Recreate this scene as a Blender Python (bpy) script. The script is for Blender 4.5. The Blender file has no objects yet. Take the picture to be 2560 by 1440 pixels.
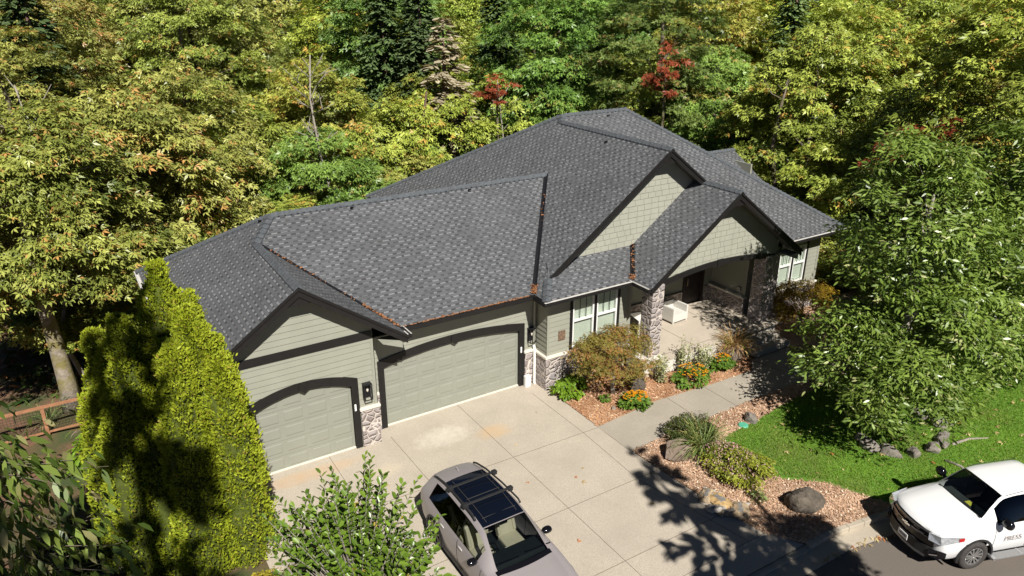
import bpy, bmesh, math, random
import numpy as np
from mathutils import Vector, Matrix
R = math.radians
S = bpy.context.scene
COL = S.collection

# ------------------------------------------------------------------ camera, sky, sun, exposure
cam = bpy.data.objects.new('camera', bpy.data.cameras.new('camera')); COL.objects.link(cam)
cam.data.sensor_width = 36; cam.data.lens = 25.866; cam.data.clip_start = .1; cam.data.clip_end = 4000
_y, _p, _r = .5589, .3863, .0027
_f = Vector((math.sin(_y)*math.cos(_p), math.cos(_y)*math.cos(_p), -math.sin(_p)))
_rt = Vector((math.cos(_y), -math.sin(_y), 0)); _u = _rt.cross(_f)
_rt, _u = math.cos(_r)*_rt+math.sin(_r)*_u, -math.sin(_r)*_rt+math.cos(_r)*_u
cam.matrix_world = Matrix(((_rt.x, _u.x, -_f.x, -6.684), (_rt.y, _u.y, -_f.y, -18.253), (_rt.z, _u.z, -_f.z, 12.7707), (0, 0, 0, 1)))
S.camera = cam
SUN_EL, SUN_AZ = 45.5, 12.5          # light travels toward +Y, this many degrees toward +X
W = bpy.data.worlds.new('World'); S.world = W; W.use_nodes = True
nt = W.node_tree; sky = nt.nodes.new('ShaderNodeTexSky'); sky.sky_type = 'NISHITA'; sky.sun_disc = False; sky.air_density = .3; sky.dust_density = .1; sky.ozone_density = 2.5; sky.altitude = 2500
sky.sun_elevation = R(SUN_EL); sky.sun_rotation = R(180+SUN_AZ)
nt.links.new(sky.outputs[0], nt.nodes['Background'].inputs[0]); nt.nodes['Background'].inputs[1].default_value = .055
sl = bpy.data.lights.new('sun', 'SUN'); sl.energy = 5; sl.angle = R(.5); sl.color = (1, .96, .89)
so = bpy.data.objects.new('sun', sl); COL.objects.link(so)
_ce = math.cos(R(SUN_EL)); sund = Vector((_ce*math.sin(R(SUN_AZ)), _ce*math.cos(R(SUN_AZ)), -math.sin(R(SUN_EL))))
so.rotation_euler = sund.to_track_quat('-Z', 'Y').to_euler(); so.location = (-5, -30, 40)
S.view_settings.view_transform = 'Standard'; S.view_settings.look = 'None'; S.view_settings.gamma = 1
S.view_settings.exposure = .42
S.cycles.max_bounces = 6; S.cycles.transparent_max_bounces = 8; S.cycles.use_denoising = True
S.cycles.diffuse_bounces = 3; S.cycles.transmission_bounces = 4; S.cycles.glossy_bounces = 2
S.cycles.caustics_reflective = False; S.cycles.caustics_refractive = False

# ------------------------------------------------------------------ helpers
def tag(o, label=None, cat=None, group=None, kind=None):
    for k, v in (('label', label), ('category', cat), ('group', group), ('kind', kind)):
        if v: o[k] = v
    return o
def empty(name, loc, label, cat, rz=0, group=None):
    o = bpy.data.objects.new(name, None); COL.objects.link(o); o.empty_display_size = .2
    o.location = loc; o.rotation_euler = (0, 0, rz)
    return tag(o, label, cat, group)
class MB:
    def __init__(s): s.v = []; s.f = []; s.m = []; s.uv = {}
    def add(s, vs, fs, m=0):
        n = len(s.v); s.v += [tuple(map(float, q)) for q in vs]
        for f in fs: s.f.append(tuple(n+i for i in f)); s.m.append(m)
        return n
    def bx(s, x0, x1, y0, y1, z0, z1, m=0, M=None):
        vs = [(x, y, z) for x in (x0, x1) for y in (y0, y1) for z in (z0, z1)]
        if M is not None: vs = [M @ Vector(q) for q in vs]
        s.add(vs, [(0, 1, 3, 2), (4, 6, 7, 5), (0, 4, 5, 1), (2, 3, 7, 6), (0, 2, 6, 4), (1, 5, 7, 3)], m)
    def poly(s, vs, m=0): s.add(vs, [tuple(range(len(vs)))], m)
    def prism(s, pts, d, m=0):
        n = len(pts); d = Vector(d); a = [Vector(p) for p in pts]
        s.add(a+[p+d for p in a], [tuple(range(n))[::-1], tuple(range(n, 2*n))]+[(i, (i+1) % n, n+(i+1) % n, n+i) for i in range(n)], m)
    def beam(s, a, b, w, h, up=(0, 0, 1), m=0):
        a, b = Vector(a), Vector(b); t = (b-a).normalized(); sd = t.cross(Vector(up)).normalized(); u = sd.cross(t)
        c = [sd*(i*w/2)+u*(j*h/2) for i, j in ((-1, -1), (1, -1), (1, 1), (-1, 1))]
        s.add([a+q for q in c]+[b+q for q in c], [(3, 2, 1, 0), (4, 5, 6, 7), (0, 1, 5, 4), (1, 2, 6, 5), (2, 3, 7, 6), (3, 0, 4, 7)], m)
    def tube(s, pts, rad, n=7, m=0, cap=True):
        pts = [Vector(p) for p in pts]; base = len(s.v); ref = Vector((.31, .2, .93))
        for i, p in enumerate(pts):
            t = (pts[min(i+1, len(pts)-1)]-pts[max(i-1, 0)]).normalized()
            a = t.cross(ref if abs(t.dot(ref)) < .95 else Vector((1, 0, 0))).normalized(); b = t.cross(a)
            r = rad[i] if hasattr(rad, '__len__') else rad
            s.v += [tuple(p+a*(r*math.cos(k*2*math.pi/n))+b*(r*math.sin(k*2*math.pi/n))) for k in range(n)]
        for i in range(len(pts)-1):
            for k in range(n):
                s.f.append((base+i*n+k, base+i*n+(k+1) % n, base+(i+1)*n+(k+1) % n, base+(i+1)*n+k)); s.m.append(m)
        if cap:
            s.f.append(tuple(base+k for k in range(n))[::-1]); s.m.append(m)
            e = base+(len(pts)-1)*n; s.f.append(tuple(e+k for k in range(n))); s.m.append(m)
    def lathe(s, prof, n=24, M=None, m=0):
        base = len(s.v)
        for r, z in prof:
            for k in range(n):
                q = Vector((r*math.cos(k*2*math.pi/n), r*math.sin(k*2*math.pi/n), z))
                s.v.append(tuple(M @ q if M is not None else q))
        for i in range(len(prof)-1):
            for k in range(n):
                s.f.append((base+i*n+k, base+i*n+(k+1) % n, base+(i+1)*n+(k+1) % n, base+(i+1)*n+k)); s.m.append(m)
    def build(s, name, mats, parent=None, smooth=False, bevel=0, loc=None, fix=True):
        me = bpy.data.meshes.new(name); me.from_pydata(s.v, [], s.f)
        if not isinstance(mats, (list, tuple)): mats = [mats]
        for q in mats: me.materials.append(q)
        if len(mats) > 1: me.polygons.foreach_set('material_index', s.m)
        if s.uv:
            ul = me.uv_layers.new(name='UVMap')
            for fi, fn in s.uv.items():
                for li in me.polygons[fi].loop_indices: ul.data[li].uv = fn(me.vertices[me.loops[li].vertex_index].co)
        if fix:
            bm = bmesh.new(); bm.from_mesh(me); bmesh.ops.recalc_face_normals(bm, faces=bm.faces); bm.to_mesh(me); bm.free()
        if smooth: me.polygons.foreach_set('use_smooth', [True]*len(me.polygons))
        me.update()
        o = bpy.data.objects.new(name, me); COL.objects.link(o)
        if loc: o.location = loc
        if parent: o.parent = parent
        if bevel:
            b = o.modifiers.new('bevel', 'BEVEL'); b.width = bevel; b.segments = 2; b.limit_method = 'ANGLE'; b.angle_limit = R(35)
        if smooth == 'auto':
            me.set_sharp_from_angle(angle=R(38))
        return o
def struct(o, kind='structure'): o['kind'] = kind; return o

# ------------------------------------------------------------------ material helpers
class NT:
    def __init__(s, name):
        s.m = bpy.data.materials.new(name); s.m.use_nodes = True; s.t = s.m.node_tree
        s.b = s.t.nodes['Principled BSDF']; s.out = s.t.nodes['Material Output']
    def n(s, typ, **k):
        q = s.t.nodes.new('ShaderNode'+typ)
        for a, v in k.items(): setattr(q, a, v)
        return q
    def l(s, a, b): s.t.links.new(a, b)
    def val(s, sock, v):
        if hasattr(v, 'links') or hasattr(v, 'is_linked'): s.l(v, sock)
        else: sock.default_value = v
    def math(s, op, a, b=0.0, c=None):
        q = s.n('Math', operation=op); s.val(q.inputs[0], a); s.val(q.inputs[1], b)
        if c is not None: s.val(q.inputs[2], c)
        return q.outputs[0]
    def mix(s, f, a, b, mode='MIX'):
        q = s.n('Mix', data_type='RGBA', blend_type=mode)
        s.val(q.inputs[0], f); s.val(q.inputs[6], a if hasattr(a, 'is_linked') else (*a, 1)[:4]); s.val(q.inputs[7], b if hasattr(b, 'is_linked') else (*b, 1)[:4])
        return q.outputs[2]
    def ramp(s, f, stops, interp='LINEAR'):
        q = s.n('ValToRGB'); r = q.color_ramp; r.interpolation = interp
        while len(r.elements) < len(stops): r.elements.new(.5)
        for e, (p, c) in zip(r.elements, stops): e.position = p; e.color = (*c, 1) if len(c) == 3 else c
        s.l(f, q.inputs[0]); return q.outputs[0]
    def coord(s, which='Object'): return s.n('TexCoord').outputs[which]
    def noise(s, scale, detail=3, vec=None, rough=.55):
        q = s.n('TexNoise'); q.inputs['Scale'].default_value = scale; q.inputs['Detail'].default_value = detail; q.inputs['Roughness'].default_value = rough
        if vec is not None: s.l(vec, q.inputs['Vector'])
        return q.outputs[0]
    def bump(s, h, strength=.3, dist=.02):
        q = s.n('Bump'); q.inputs['Strength'].default_value = strength; q.inputs['Distance'].default_value = dist
        s.l(h, q.inputs['Height']); s.l(q.outputs[0], s.b.inputs['Normal'])
    def base(s, c): s.val(s.b.inputs['Base Color'], c if hasattr(c, 'is_linked') else (*c, 1))
    def rough(s, v): s.val(s.b.inputs['Roughness'], v)
def plain(name, c, rough=.6, var=.12, scale=6, metal=0, spec=.4, coat=0, bump=0):
    t = NT(name); t.b.inputs['Metallic'].default_value = metal; t.b.inputs['Specular IOR Level'].default_value = spec; t.rough(rough)
    if coat: t.b.inputs['Coat Weight'].default_value = coat; t.b.inputs['Coat Roughness'].default_value = .04
    if var:
        nz = t.noise(scale, 4, t.coord()); lo = tuple(max(0, q*(1-var)) for q in c); hi = tuple(min(1, q*(1+var)) for q in c)
        t.base(t.ramp(nz, [(.3, lo), (.7, hi)]))
        if bump: t.bump(nz, bump, .01)
    else: t.base(c)
    return t.m
def glass_mat(name, tint=(.5, .6, .6), clear=.75, rough=.02):
    t = NT(name); t.t.nodes.remove(t.b)
    g = t.n('BsdfGlossy'); g.inputs['Roughness'].default_value = rough
    tr = t.n('BsdfTransparent'); tr.inputs[0].default_value = (*[q*clear for q in tint], 1)
    lw = t.n('LayerWeight'); lw.inputs[0].default_value = .5
    fr = t.math('MULTIPLY_ADD', t.math('POWER', lw.outputs['Facing'], 4.0), .8, .05)
    mx = t.n('MixShader'); t.l(fr, mx.inputs[0]); t.l(tr.outputs[0], mx.inputs[1]); t.l(g.outputs[0], mx.inputs[2]); t.l(mx.outputs[0], t.out.inputs[0])
    return t.m
# ------------------------------------------------------------------ ground
def sm(t): t = min(1, max(0, t)); return t*t*(3-2*t)
def hz(x, y):
    z = 0.0
    if y > 12: z -= 15*sm((y-12)/75)*1.0+.02*(y-12) if y < 300 else 15+.02*288
    z = max(z, -23)
    if x < -4.6: z -= 2.35*sm((-4.6-x)/2.6)*sm((y+9)/17)
    if x > 21 and y > -3: z -= 1.2*sm((x-21)/10)*sm((y+3)/6)
    if y < -9.7 and x < 30: z -= .0
    return z
def terrain():
    xs = sorted(set([-1600, -900, -500, -300, -200, -140, -100, -75, -60, -50, -42, -36]+list(np.arange(-32, -3, 1.0))+list(np.arange(-3, 22, 2.5))+list(np.arange(22, 60, 3.0))+[64, 72, 82, 95, 110, 130, 160, 200, 260, 340, 450, 600, 900, 1400, 2200]))
    ys = sorted(set([-400, -200, -120, -80, -55, -40, -32, -27, -23, -20, -17, -15]+list(np.arange(-13, 13, 1.0))+list(np.arange(13, 60, 2.5))+[62, 68, 75, 85, 95, 110, 130, 160, 200, 260, 340, 450, 600, 900, 1400, 2200]))
    mb = MB(); nx = len(xs)
    rnd = random.Random(3)
    for y in ys:
        for x in xs:
            street = (y < -9.0 and -60 < x < 60)
            front = (-4.6 < x < 21 and -9.9 < y < 14)
            z = hz(x, y)-(.03 if front else 0)-(.3 if street else 0)
            if not front and not street and abs(x) < 80 and y < 90: z += rnd.uniform(-.08, .08)
            mb.v.append((x, y, z))
    for j in range(len(ys)-1):
        for i in range(nx-1): mb.f.append((j*nx+i, j*nx+i+1, (j+1)*nx+i+1, (j+1)*nx+i)); mb.m.append(0)
    t = NT('forest_floor'); co = t.coord(); a = t.noise(.5, 6, co); b = t.noise(9, 5, co)
    c = t.mix(b, (.07, .04, .022), (.26, .14, .08)); c = t.mix(t.ramp(a, [(.42, (0, 0, 0)), (.62, (1, 1, 1))]), c, (.05, .075, .02)); t.base(c); t.rough(.95); t.bump(b, .6, .05)
    return struct(mb.build('ground', t.m, smooth=True))
terrain()

def slab(name, pts, z, mat, thick=.1, kind='structure'):
    mb = MB(); mb.prism([(x, y, z-thick) for x, y in pts], (0, 0, thick)); return struct(mb.build(name, mat), kind)
# exposed-aggregate concrete
def concrete(name, c, stain=False, speck=.35):
    t = NT(name); co = t.coord(); a = t.noise(.9, 5, co); b = t.noise(38, 2, co, .7)
    k = t.ramp(b, [(.36, tuple(q*(1-speck) for q in c)), (.5, c), (.66, tuple(min(1, q*(1+speck*.6)) for q in c))])
    k = t.mix(t.ramp(a, [(.35, (.0, .0, .0)), (.7, (.5, .5, .5))]), k, tuple(q*.74 for q in c))
    if stain:
        sp = t.n('SeparateXYZ'); t.l(co, sp.inputs[0])
        def blob(cx, cy, rx, ry, sc, lo, hi):
            dx = t.math('DIVIDE', t.math('SUBTRACT', sp.outputs[0], cx), rx); dy = t.math('DIVIDE', t.math('SUBTRACT', sp.outputs[1], cy), ry)
            d = t.math('ADD', t.math('MULTIPLY', dx, dx), t.math('MULTIPLY', dy, dy))
            e = t.math('SUBTRACT', 1.25, t.math('ADD', d, t.noise(sc, 6, co, .7)))
            return t.ramp(e, [(lo, (0, 0, 0)), (hi, (1, 1, 1))])
        k = t.mix(t.math('MULTIPLY', blob(1.75, -.8, 1.5, .85, 4.5, .25, 1.0), .6), k, (.74, .69, .58))      # spilled pale dust
        k = t.mix(t.math('MULTIPLY', blob(3.2, -1.4, 1.1, .7, 2, .3, .8), .6), k, (.56, .38, .2))      # ochre stain
        k = t.mix(t.math('MULTIPLY', blob(-2.4, -.55, 2.6, .5, 2, .25, .8), .6), k, (.55, .37, .22))
        k = t.mix(t.math('MULTIPLY', blob(-.4, -1.5, .9, .5, 2.5, .3, .8), .35), k, (.66, .55, .38))
    t.base(k); t.rough(.9); t.b.inputs['Specular IOR Level'].default_value = .2; t.bump(b, .25, .006); return t.m
M_drive = concrete('driveway_aggregate', (.49, .43, .35), True, .22)
M_walk = concrete('walkway_concrete', (.40, .355, .29), speck=.14)
M_curb = concrete('curb_concrete', (.47, .41, .325), speck=.12)
M_porch = concrete('porch_concrete', (.53, .46, .37), speck=.1)
M_pwhite = concrete('porch_base_concrete', (.72, .68, .6), speck=.06)
def asphalt():
    t = NT('asphalt'); co = t.coord(); b = t.noise(30, 3, co, .7); a = t.noise(.7, 4, co)
    k = t.mix(b, (.11, .092, .076), (.21, .18, .15)); k = t.mix(t.math('MULTIPLY', a, .5), k, (.13, .11, .095)); t.base(k); t.rough(.92); t.bump(b, .3, .006); return t.m
curb = [(-14, -9.35), (-4.6, -9.6), (7.3, -9.75), (8.2, -9.76), (10.3, -10.1), (12, -10.62), (14, -11.3), (18, -12.8), (30, -17.4), (45, -23)]
def off(pl, d):
    out = []
    for i, p in enumerate(pl):
        a = Vector(pl[max(0, i-1)]); b = Vector(pl[min(len(pl)-1, i+1)]); t = (b-a).normalized(); n = Vector((t.y, -t.x))
        out.append((p[0]+n.x*d, p[1]+n.y*d))
    return out
g0, g1 = off(curb, .16), off(curb, .66)
slab('street', g1+[(45, -60), (-14, -60)], -.135, asphalt(), .1)
slab('gutter_strip', [*g0, *g1[::-1]], -.125, M_curb, .09)
rc = curb[2:]
mbk = MB()
for i in range(len(rc)-1):
    a, b, c, d = rc[i], rc[i+1], off(curb, .16)[2:][i+1], off(curb, .16)[2:][i]
    for k in range(4):
        u, w = k/4, (k+1)/4-.004
        L = lambda p, q, s: (p[0]+(q[0]-p[0])*s, p[1]+(q[1]-p[1])*s)
        mbk.prism([(*L(a, b, u), -.2), (*L(d, c, u), -.2), (*L(d, c, w), -.2), (*L(a, b, w), -.2)], (0, 0, .2+.012))
struct(mbk.build('curb', M_curb, bevel=.02))
slab('dropped_curb', [curb[1], curb[2], g0[2], g0[1]], -.085, M_curb, .1)
# driveway: flat slab then a short apron down to the dropped curb
mb = MB(); zt = .006
mb.poly([(-4.3, -9.0, zt), (6.68, -9.0, zt), (6.42, -7.7, zt), (6.16, -4.45, zt), (6.1, -.1, zt), (6.1, .62, zt), (.02, .62, zt), (.02, .02, zt), (-4.3, .02, zt)])
mb.poly([(-4.3, -9.62, -.06), (7.28, -9.75, -.06), (6.68, -9.0, zt), (-4.3, -9.0, zt)])
struct(mb.build('driveway', M_drive))
slab('walkway', [(6.1, -2.9), (8.8, -2.68), (11.2, -2.86), (13.2, -2.9), (13.75, -2.35), (15.8, -2.35), (16.1, -3.3), (15.6, -4.15), (14.9, -4.45), (13.7, -4.37), (11.06, -4.33), (8.6, -4.36), (6.17, -4.45)], .012, M_walk, .08)
mb = MB()
for a, b in [((2.98, .6), (3.05, -9.0)), ((.36, 0), (.4, -2.85)), ((5.5, -.1), (5.53, -2.9)), ((5.53, -2.9), (5.42, -5.6)), ((5.42, -5.6), (6.1, -9.0)), ((-4.3, -2.75), (6.1, -2.93)), ((-4.3, -5.6), (6.2, -5.57)), ((-4.3, -7.85), (6.42, -7.9)), ((-4.3, -8.98), (6.68, -8.99)), ((6.11, -.1), (6.12, -4.45)), ((-1.6, -.02), (-1.6, -2.8))]:
    mb.beam((*a, zt+.0015), (*b, zt+.0015), .013, .003)
for a, b in [((9.2, -2.72), (9.16, -4.34)), ((10.8, -2.84), (10.8, -4.33)), ((12.6, -2.9), (12.7, -4.35)), ((13.75, -2.4), (14.3, -4.4))]:
    mb.beam((*a, .0135), (*b, .0135), .018, .003)
struct(mb.build('concrete_joints', plain('joint', (.15, .12, .09), .95)))
# mulch beds
def mulch_mat(name, c0, c1, c2):
    t = NT(name); co = t.coord(); v = t.n('TexVoronoi'); v.inputs['Scale'].default_value = 26; t.l(co, v.inputs['Vector'])
    k = t.mix(t.math('FRACT', t.math('MULTIPLY', v.outputs['Distance'], 3.7)), c0, c1); k = t.mix(t.math('MULTIPLY', t.ramp(t.noise(1.4, 5, co), [(.4, (0, 0, 0)), (.7, (1, 1, 1))]), .7), k, c2)
    t.base(k); t.rough(.95); t.bump(v.outputs['Distance'], .7, .03); return t.m
M_mulch = mulch_mat('bark_mulch', (.21, .10, .05), (.52, .28, .15), (.58, .39, .25))
M_mulch_tan = mulch_mat('tan_bark_mulch', (.26, .155, .09), (.60, .38, .24), (.62, .46, .33))
bed1 = [(6.13, -.12), (6.13, -2.88), (8.8, -2.66), (11.2, -2.84), (13.2, -2.88), (13.72, -2.3), (14.0, -1.3), (9.5, -.1)]
bed2 = [(6.2, -4.47), (8.6, -4.38), (11.06, -4.35), (13.7, -4.39), (14.9, -4.47), (15.7, -4.1), (16.2, -3.3), (15.9, -2.2), (16.8, -.1), (24, -.1), (24, -5.2), (18, -4.9), (14.5, -5.0), (12.25, -5.1), (10.6, -5.35), (9.2, -5.42), (8.1, -6.0), (8.35, -6.8), (8.95, -7.8), (9.8, -8.5), (10.2, -9.45), (10.6, -10.15), (10.3, -10.1), (8.2, -9.76), (7.3, -9.75), (6.66, -8.95), (6.44, -7.7)]
lawn = [(9.15, -5.38), (10.6, -5.3), (12.25, -5.05), (14.5, -4.9), (18, -4.8), (24, -5.1), (34, -6), (34, -18.8), (30, -17.4), (18, -12.8), (14, -11.3), (12, -10.62), (10.55, -10.1), (10.15, -9.45), (9.75, -8.5), (8.9, -7.8), (8.3, -6.8), (8.05, -6.0)]
slab('mulch_bed', bed1, .02, M_mulch, .06); slab('mulch_bed', bed2, .016, M_mulch_tan, .06)
def lawn_mat():
    t = NT('lawn_turf'); co = t.coord(); k = t.mix(t.noise(14, 4, co), (.07, .17, .012), (.14, .27, .025)); k = t.mix(t.ramp(t.noise(.55, 3, co), [(.45, (0, 0, 0)), (.75, (1, 1, 1))]), k, (.12, .15, .03)); t.base(k); t.rough(.9); return t.m
slab('lawn', lawn, .03, lawn_mat(), .08)
def inside(p, poly):
    x, y = p; c = False; j = len(poly)-1
    for i in range(len(poly)):
        if (poly[i][1] > y) != (poly[j][1] > y) and x < (poly[j][0]-poly[i][0])*(y-poly[i][1])/(poly[j][1]-poly[i][1])+poly[i][0]: c = not c
        j = i
    return c
# ------------------------------------------------------------------ house
house = empty('house', (0, 0, 0), 'single-storey sage green house with dark shingle hip-and-gable roof and two arched garage doors', 'house')
ze, m, m1, m2, m3, mm, mr = 3.584, .5768, .7051, .7415, .7285, .5729, .7269
xl1, xr1, xm1, yr1, ye2, D = -5.034, .876, -2.079, -.557, .052, 3.707
xe2, yf2, xe3, yr3, xm3, yr2, xm2 = 5.603, -.657, 9.168, -1.619, 12.979, .06, 11.197
yfm, xrm, ymm, xmr = -.687, 20.746, 6.89, 14.848
z1, zr, ym, yh, z3, z2, zmr, xml, yk, yb, yb1 = 5.667, 6.198, 4.583, 3.663, 6.36, 7.732, 7.925, 11.458, 6.552, 14.468, 9.114
xv = xe2+(zr-ze)/m2; xt = xe2+m/m2*(yr2-yf2); x4 = 2*xm3-xe3
PL = dict(L=lambda x, y: ze+m1*(x-xl1), GR=lambda x, y: z1-m1*(x-xm1), F=lambda x, y: ze+m*(y-ye2), B=lambda x, y: ze+m*(yb1-y),
          L2=lambda x, y: ze+m2*(x-xe2), G2=lambda x, y: z2-m2*(x-xm2), SK=lambda x, y: ze+m*(y-yf2), G3L=lambda x, y: ze+m3*(x-xe3),
          G3R=lambda x, y: ze+m3*(x4-x), FM=lambda x, y: ze+mm*(y-yfm), RM=lambda x, y: ze+mr*(xrm-x), BM=lambda x, y: ze+mm*(yb-y))
def pnorm(k): f = PL[k]; return Vector((-(f(1, 0)-f(0, 0)), -(f(0, 1)-f(0, 0)), 1)).normalized()
def shingles():
    t = NT('roof_shingles'); uv = t.n('UVMap'); s = t.n('SeparateXYZ'); t.l(uv.outputs[0], s.inputs[0])
    v = t.math('DIVIDE', s.outputs[1], .152); row = t.math('FLOOR', v); fv = t.math('FRACT', v)
    def rnd(x, y, z):
        wn = t.n('TexWhiteNoise', noise_dimensions='3D'); cb = t.n('CombineXYZ')
        for i, q in enumerate((x, y, z)): t.val(cb.inputs[i], q)
        t.l(cb.outputs[0], wn.inputs['Vector']); return wn.outputs[0]
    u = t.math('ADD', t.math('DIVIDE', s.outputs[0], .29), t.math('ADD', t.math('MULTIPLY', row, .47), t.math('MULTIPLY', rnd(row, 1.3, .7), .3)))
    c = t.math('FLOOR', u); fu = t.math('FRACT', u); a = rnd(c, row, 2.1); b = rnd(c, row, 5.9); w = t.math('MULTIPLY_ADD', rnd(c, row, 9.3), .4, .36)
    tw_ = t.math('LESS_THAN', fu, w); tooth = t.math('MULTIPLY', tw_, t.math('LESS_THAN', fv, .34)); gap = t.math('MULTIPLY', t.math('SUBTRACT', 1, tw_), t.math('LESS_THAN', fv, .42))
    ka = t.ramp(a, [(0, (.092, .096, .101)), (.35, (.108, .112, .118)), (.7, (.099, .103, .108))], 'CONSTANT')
    kb = t.ramp(b, [(0, (.205, .207, .212)), (.5, (.16, .163, .168)), (.8, (.125, .128, .132))], 'CONSTANT'); kg = t.ramp(b, [(0, (.056, .057, .06)), (.6, (.072, .073, .076))], 'CONSTANT')  # sunlit tooth edges (kb) and shadows between teeth (kg) painted into the colour
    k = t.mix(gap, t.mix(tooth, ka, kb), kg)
    co = t.coord(); k = t.mix(.6, k, t.ramp(t.noise(.6, 4, co), [(.3, (.84, .83, .83)), (.7, (1.14, 1.14, 1.16))]), 'MULTIPLY')
    k = t.mix(.4, k, t.ramp(t.noise(55, 2, co), [(.3, (.6, .6, .6)), (.7, (1.35, 1.35, 1.35))]), 'MULTIPLY')
    t.base(k); t.rough(.9); t.b.inputs['Specular IOR Level'].default_value = .25
    h = t.math('ADD', t.math('MULTIPLY', t.math('SUBTRACT', 1, fv), .8), tooth); t.bump(h, 1.0, .012); return t.m
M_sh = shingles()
M_cap = plain('ridge_shingle', (.088, .096, .105), .9, .3, 9)
M_trim = plain('dark_trim', (.0115, .010, .0095), .6, .18, 5, bump=.1)
M_soff = plain('soffit', (.075, .075, .06), .7, .08)
M_side = plain('sage_siding', (.305, .307, .25), .62, .05, 1.5)
M_shake = plain('sage_shakes', (.345, .345, .282), .65, .05, 2.5)
M_door = plain('sage_garage_door', (.278, .285, .236), .5, .03, 1.2)
M_gut = plain('gutter_inner', (.62, .6, .57), .5, .15, 8)
M_white = plain('white_frame', (.8, .8, .77), .45, .04)
M_cap2 = plain('stone_cap', (.72, .67, .58), .8, .08, 8, bump=.2)
M_black = plain('black_metal', (.012, .012, .014), .38, .1)
M_debris = plain('needle_litter', (.30, .135, .06), .95, .6, 22)
def stone(name, scale=4.2):
    t = NT(name); co = t.coord(); mp = t.n('Mapping'); t.l(co, mp.inputs[0]); mp.inputs['Scale'].default_value = (1, 1, 1.35)
    nz = t.n('TexNoise'); nz.inputs['Scale'].default_value = 3; t.l(mp.outputs[0], nz.inputs['Vector'])
    w = t.mix(.12, mp.outputs[0], nz.outputs['Color'])
    e = t.n('TexVoronoi', feature='DISTANCE_TO_EDGE'); e.inputs['Scale'].default_value = scale; t.l(w, e.inputs['Vector'])
    c = t.n('TexVoronoi'); c.inputs['Scale'].default_value = scale; t.l(w, c.inputs['Vector'])
    sp = t.n('SeparateColor'); t.l(c.outputs['Color'], sp.inputs[0])
    k = t.ramp(sp.outputs[0], [(0, (.25, .215, .205)), (.4, (.36, .315, .3)), (.7, (.30, .275, .275)), (1, (.46, .40, .37))])
    k = t.mix(.55, k, t.ramp(t.noise(16, 5, co), [(.3, (.65, .63, .62)), (.7, (1.25, 1.22, 1.2))]), 'MULTIPLY')
    g = t.ramp(e.outputs['Distance'], [(.03, (0, 0, 0)), (.065, (1, 1, 1))])
    t.base(t.mix(g, (.60, .53, .47), k)); t.rough(.9)
    h = t.math('ADD', t.ramp(e.outputs['Distance'], [(.02, (0, 0, 0)), (.2, (1, 1, 1))]), t.math('MULTIPLY', t.noise(14, 4, co), .35)); t.bump(h, .9, .05); return t.m
M_stone = stone('stone_veneer')

# roof slopes
def slopes(name, lst, parent):
    mb = MB()
    for k, pts in lst:
        f = PL[k]; n = pnorm(k); t = Vector((0, 0, 1)).cross(n).normalized(); up = n.cross(t)
        mb.poly([(x, y, f(x, y)) for x, y in pts]); mb.uv[len(mb.f)-1] = (lambda co, t=t, up=up: (co.dot(t), co.dot(up)))
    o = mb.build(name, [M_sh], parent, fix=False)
    for p in o.data.polygons:
        if p.normal.z < 0: p.flip()
    so = o.modifiers.new('thick', 'SOLIDIFY'); so.thickness = .05; so.offset = -1
    return o
yw2 = .62; xa = xe3+m/m3*(yw2-yf2); xg = 13.0; yv = yfm+(PL['G2'](xg, 0)-ze)/mm
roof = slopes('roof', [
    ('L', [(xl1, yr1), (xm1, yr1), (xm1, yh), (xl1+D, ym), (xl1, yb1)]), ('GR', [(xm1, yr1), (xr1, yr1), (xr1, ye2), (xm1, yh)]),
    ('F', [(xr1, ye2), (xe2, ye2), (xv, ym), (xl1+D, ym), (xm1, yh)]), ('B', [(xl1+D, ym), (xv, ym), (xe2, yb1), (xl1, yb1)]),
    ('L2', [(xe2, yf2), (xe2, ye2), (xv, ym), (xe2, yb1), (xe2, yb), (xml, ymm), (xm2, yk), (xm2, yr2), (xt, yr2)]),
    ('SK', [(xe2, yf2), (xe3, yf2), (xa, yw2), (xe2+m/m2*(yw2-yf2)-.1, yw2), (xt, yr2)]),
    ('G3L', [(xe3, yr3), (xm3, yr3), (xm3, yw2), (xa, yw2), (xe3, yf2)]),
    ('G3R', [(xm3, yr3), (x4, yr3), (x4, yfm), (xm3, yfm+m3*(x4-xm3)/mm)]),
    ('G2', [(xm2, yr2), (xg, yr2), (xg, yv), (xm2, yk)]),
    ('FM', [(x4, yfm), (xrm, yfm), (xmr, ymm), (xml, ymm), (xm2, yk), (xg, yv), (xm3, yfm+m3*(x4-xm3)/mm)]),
    ('RM', [(xrm, yfm), (xrm, yb), (xmr, ymm)]), ('BM', [(xe2, yb), (xml, ymm), (xmr, ymm), (xrm, yb)])], house)
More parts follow.
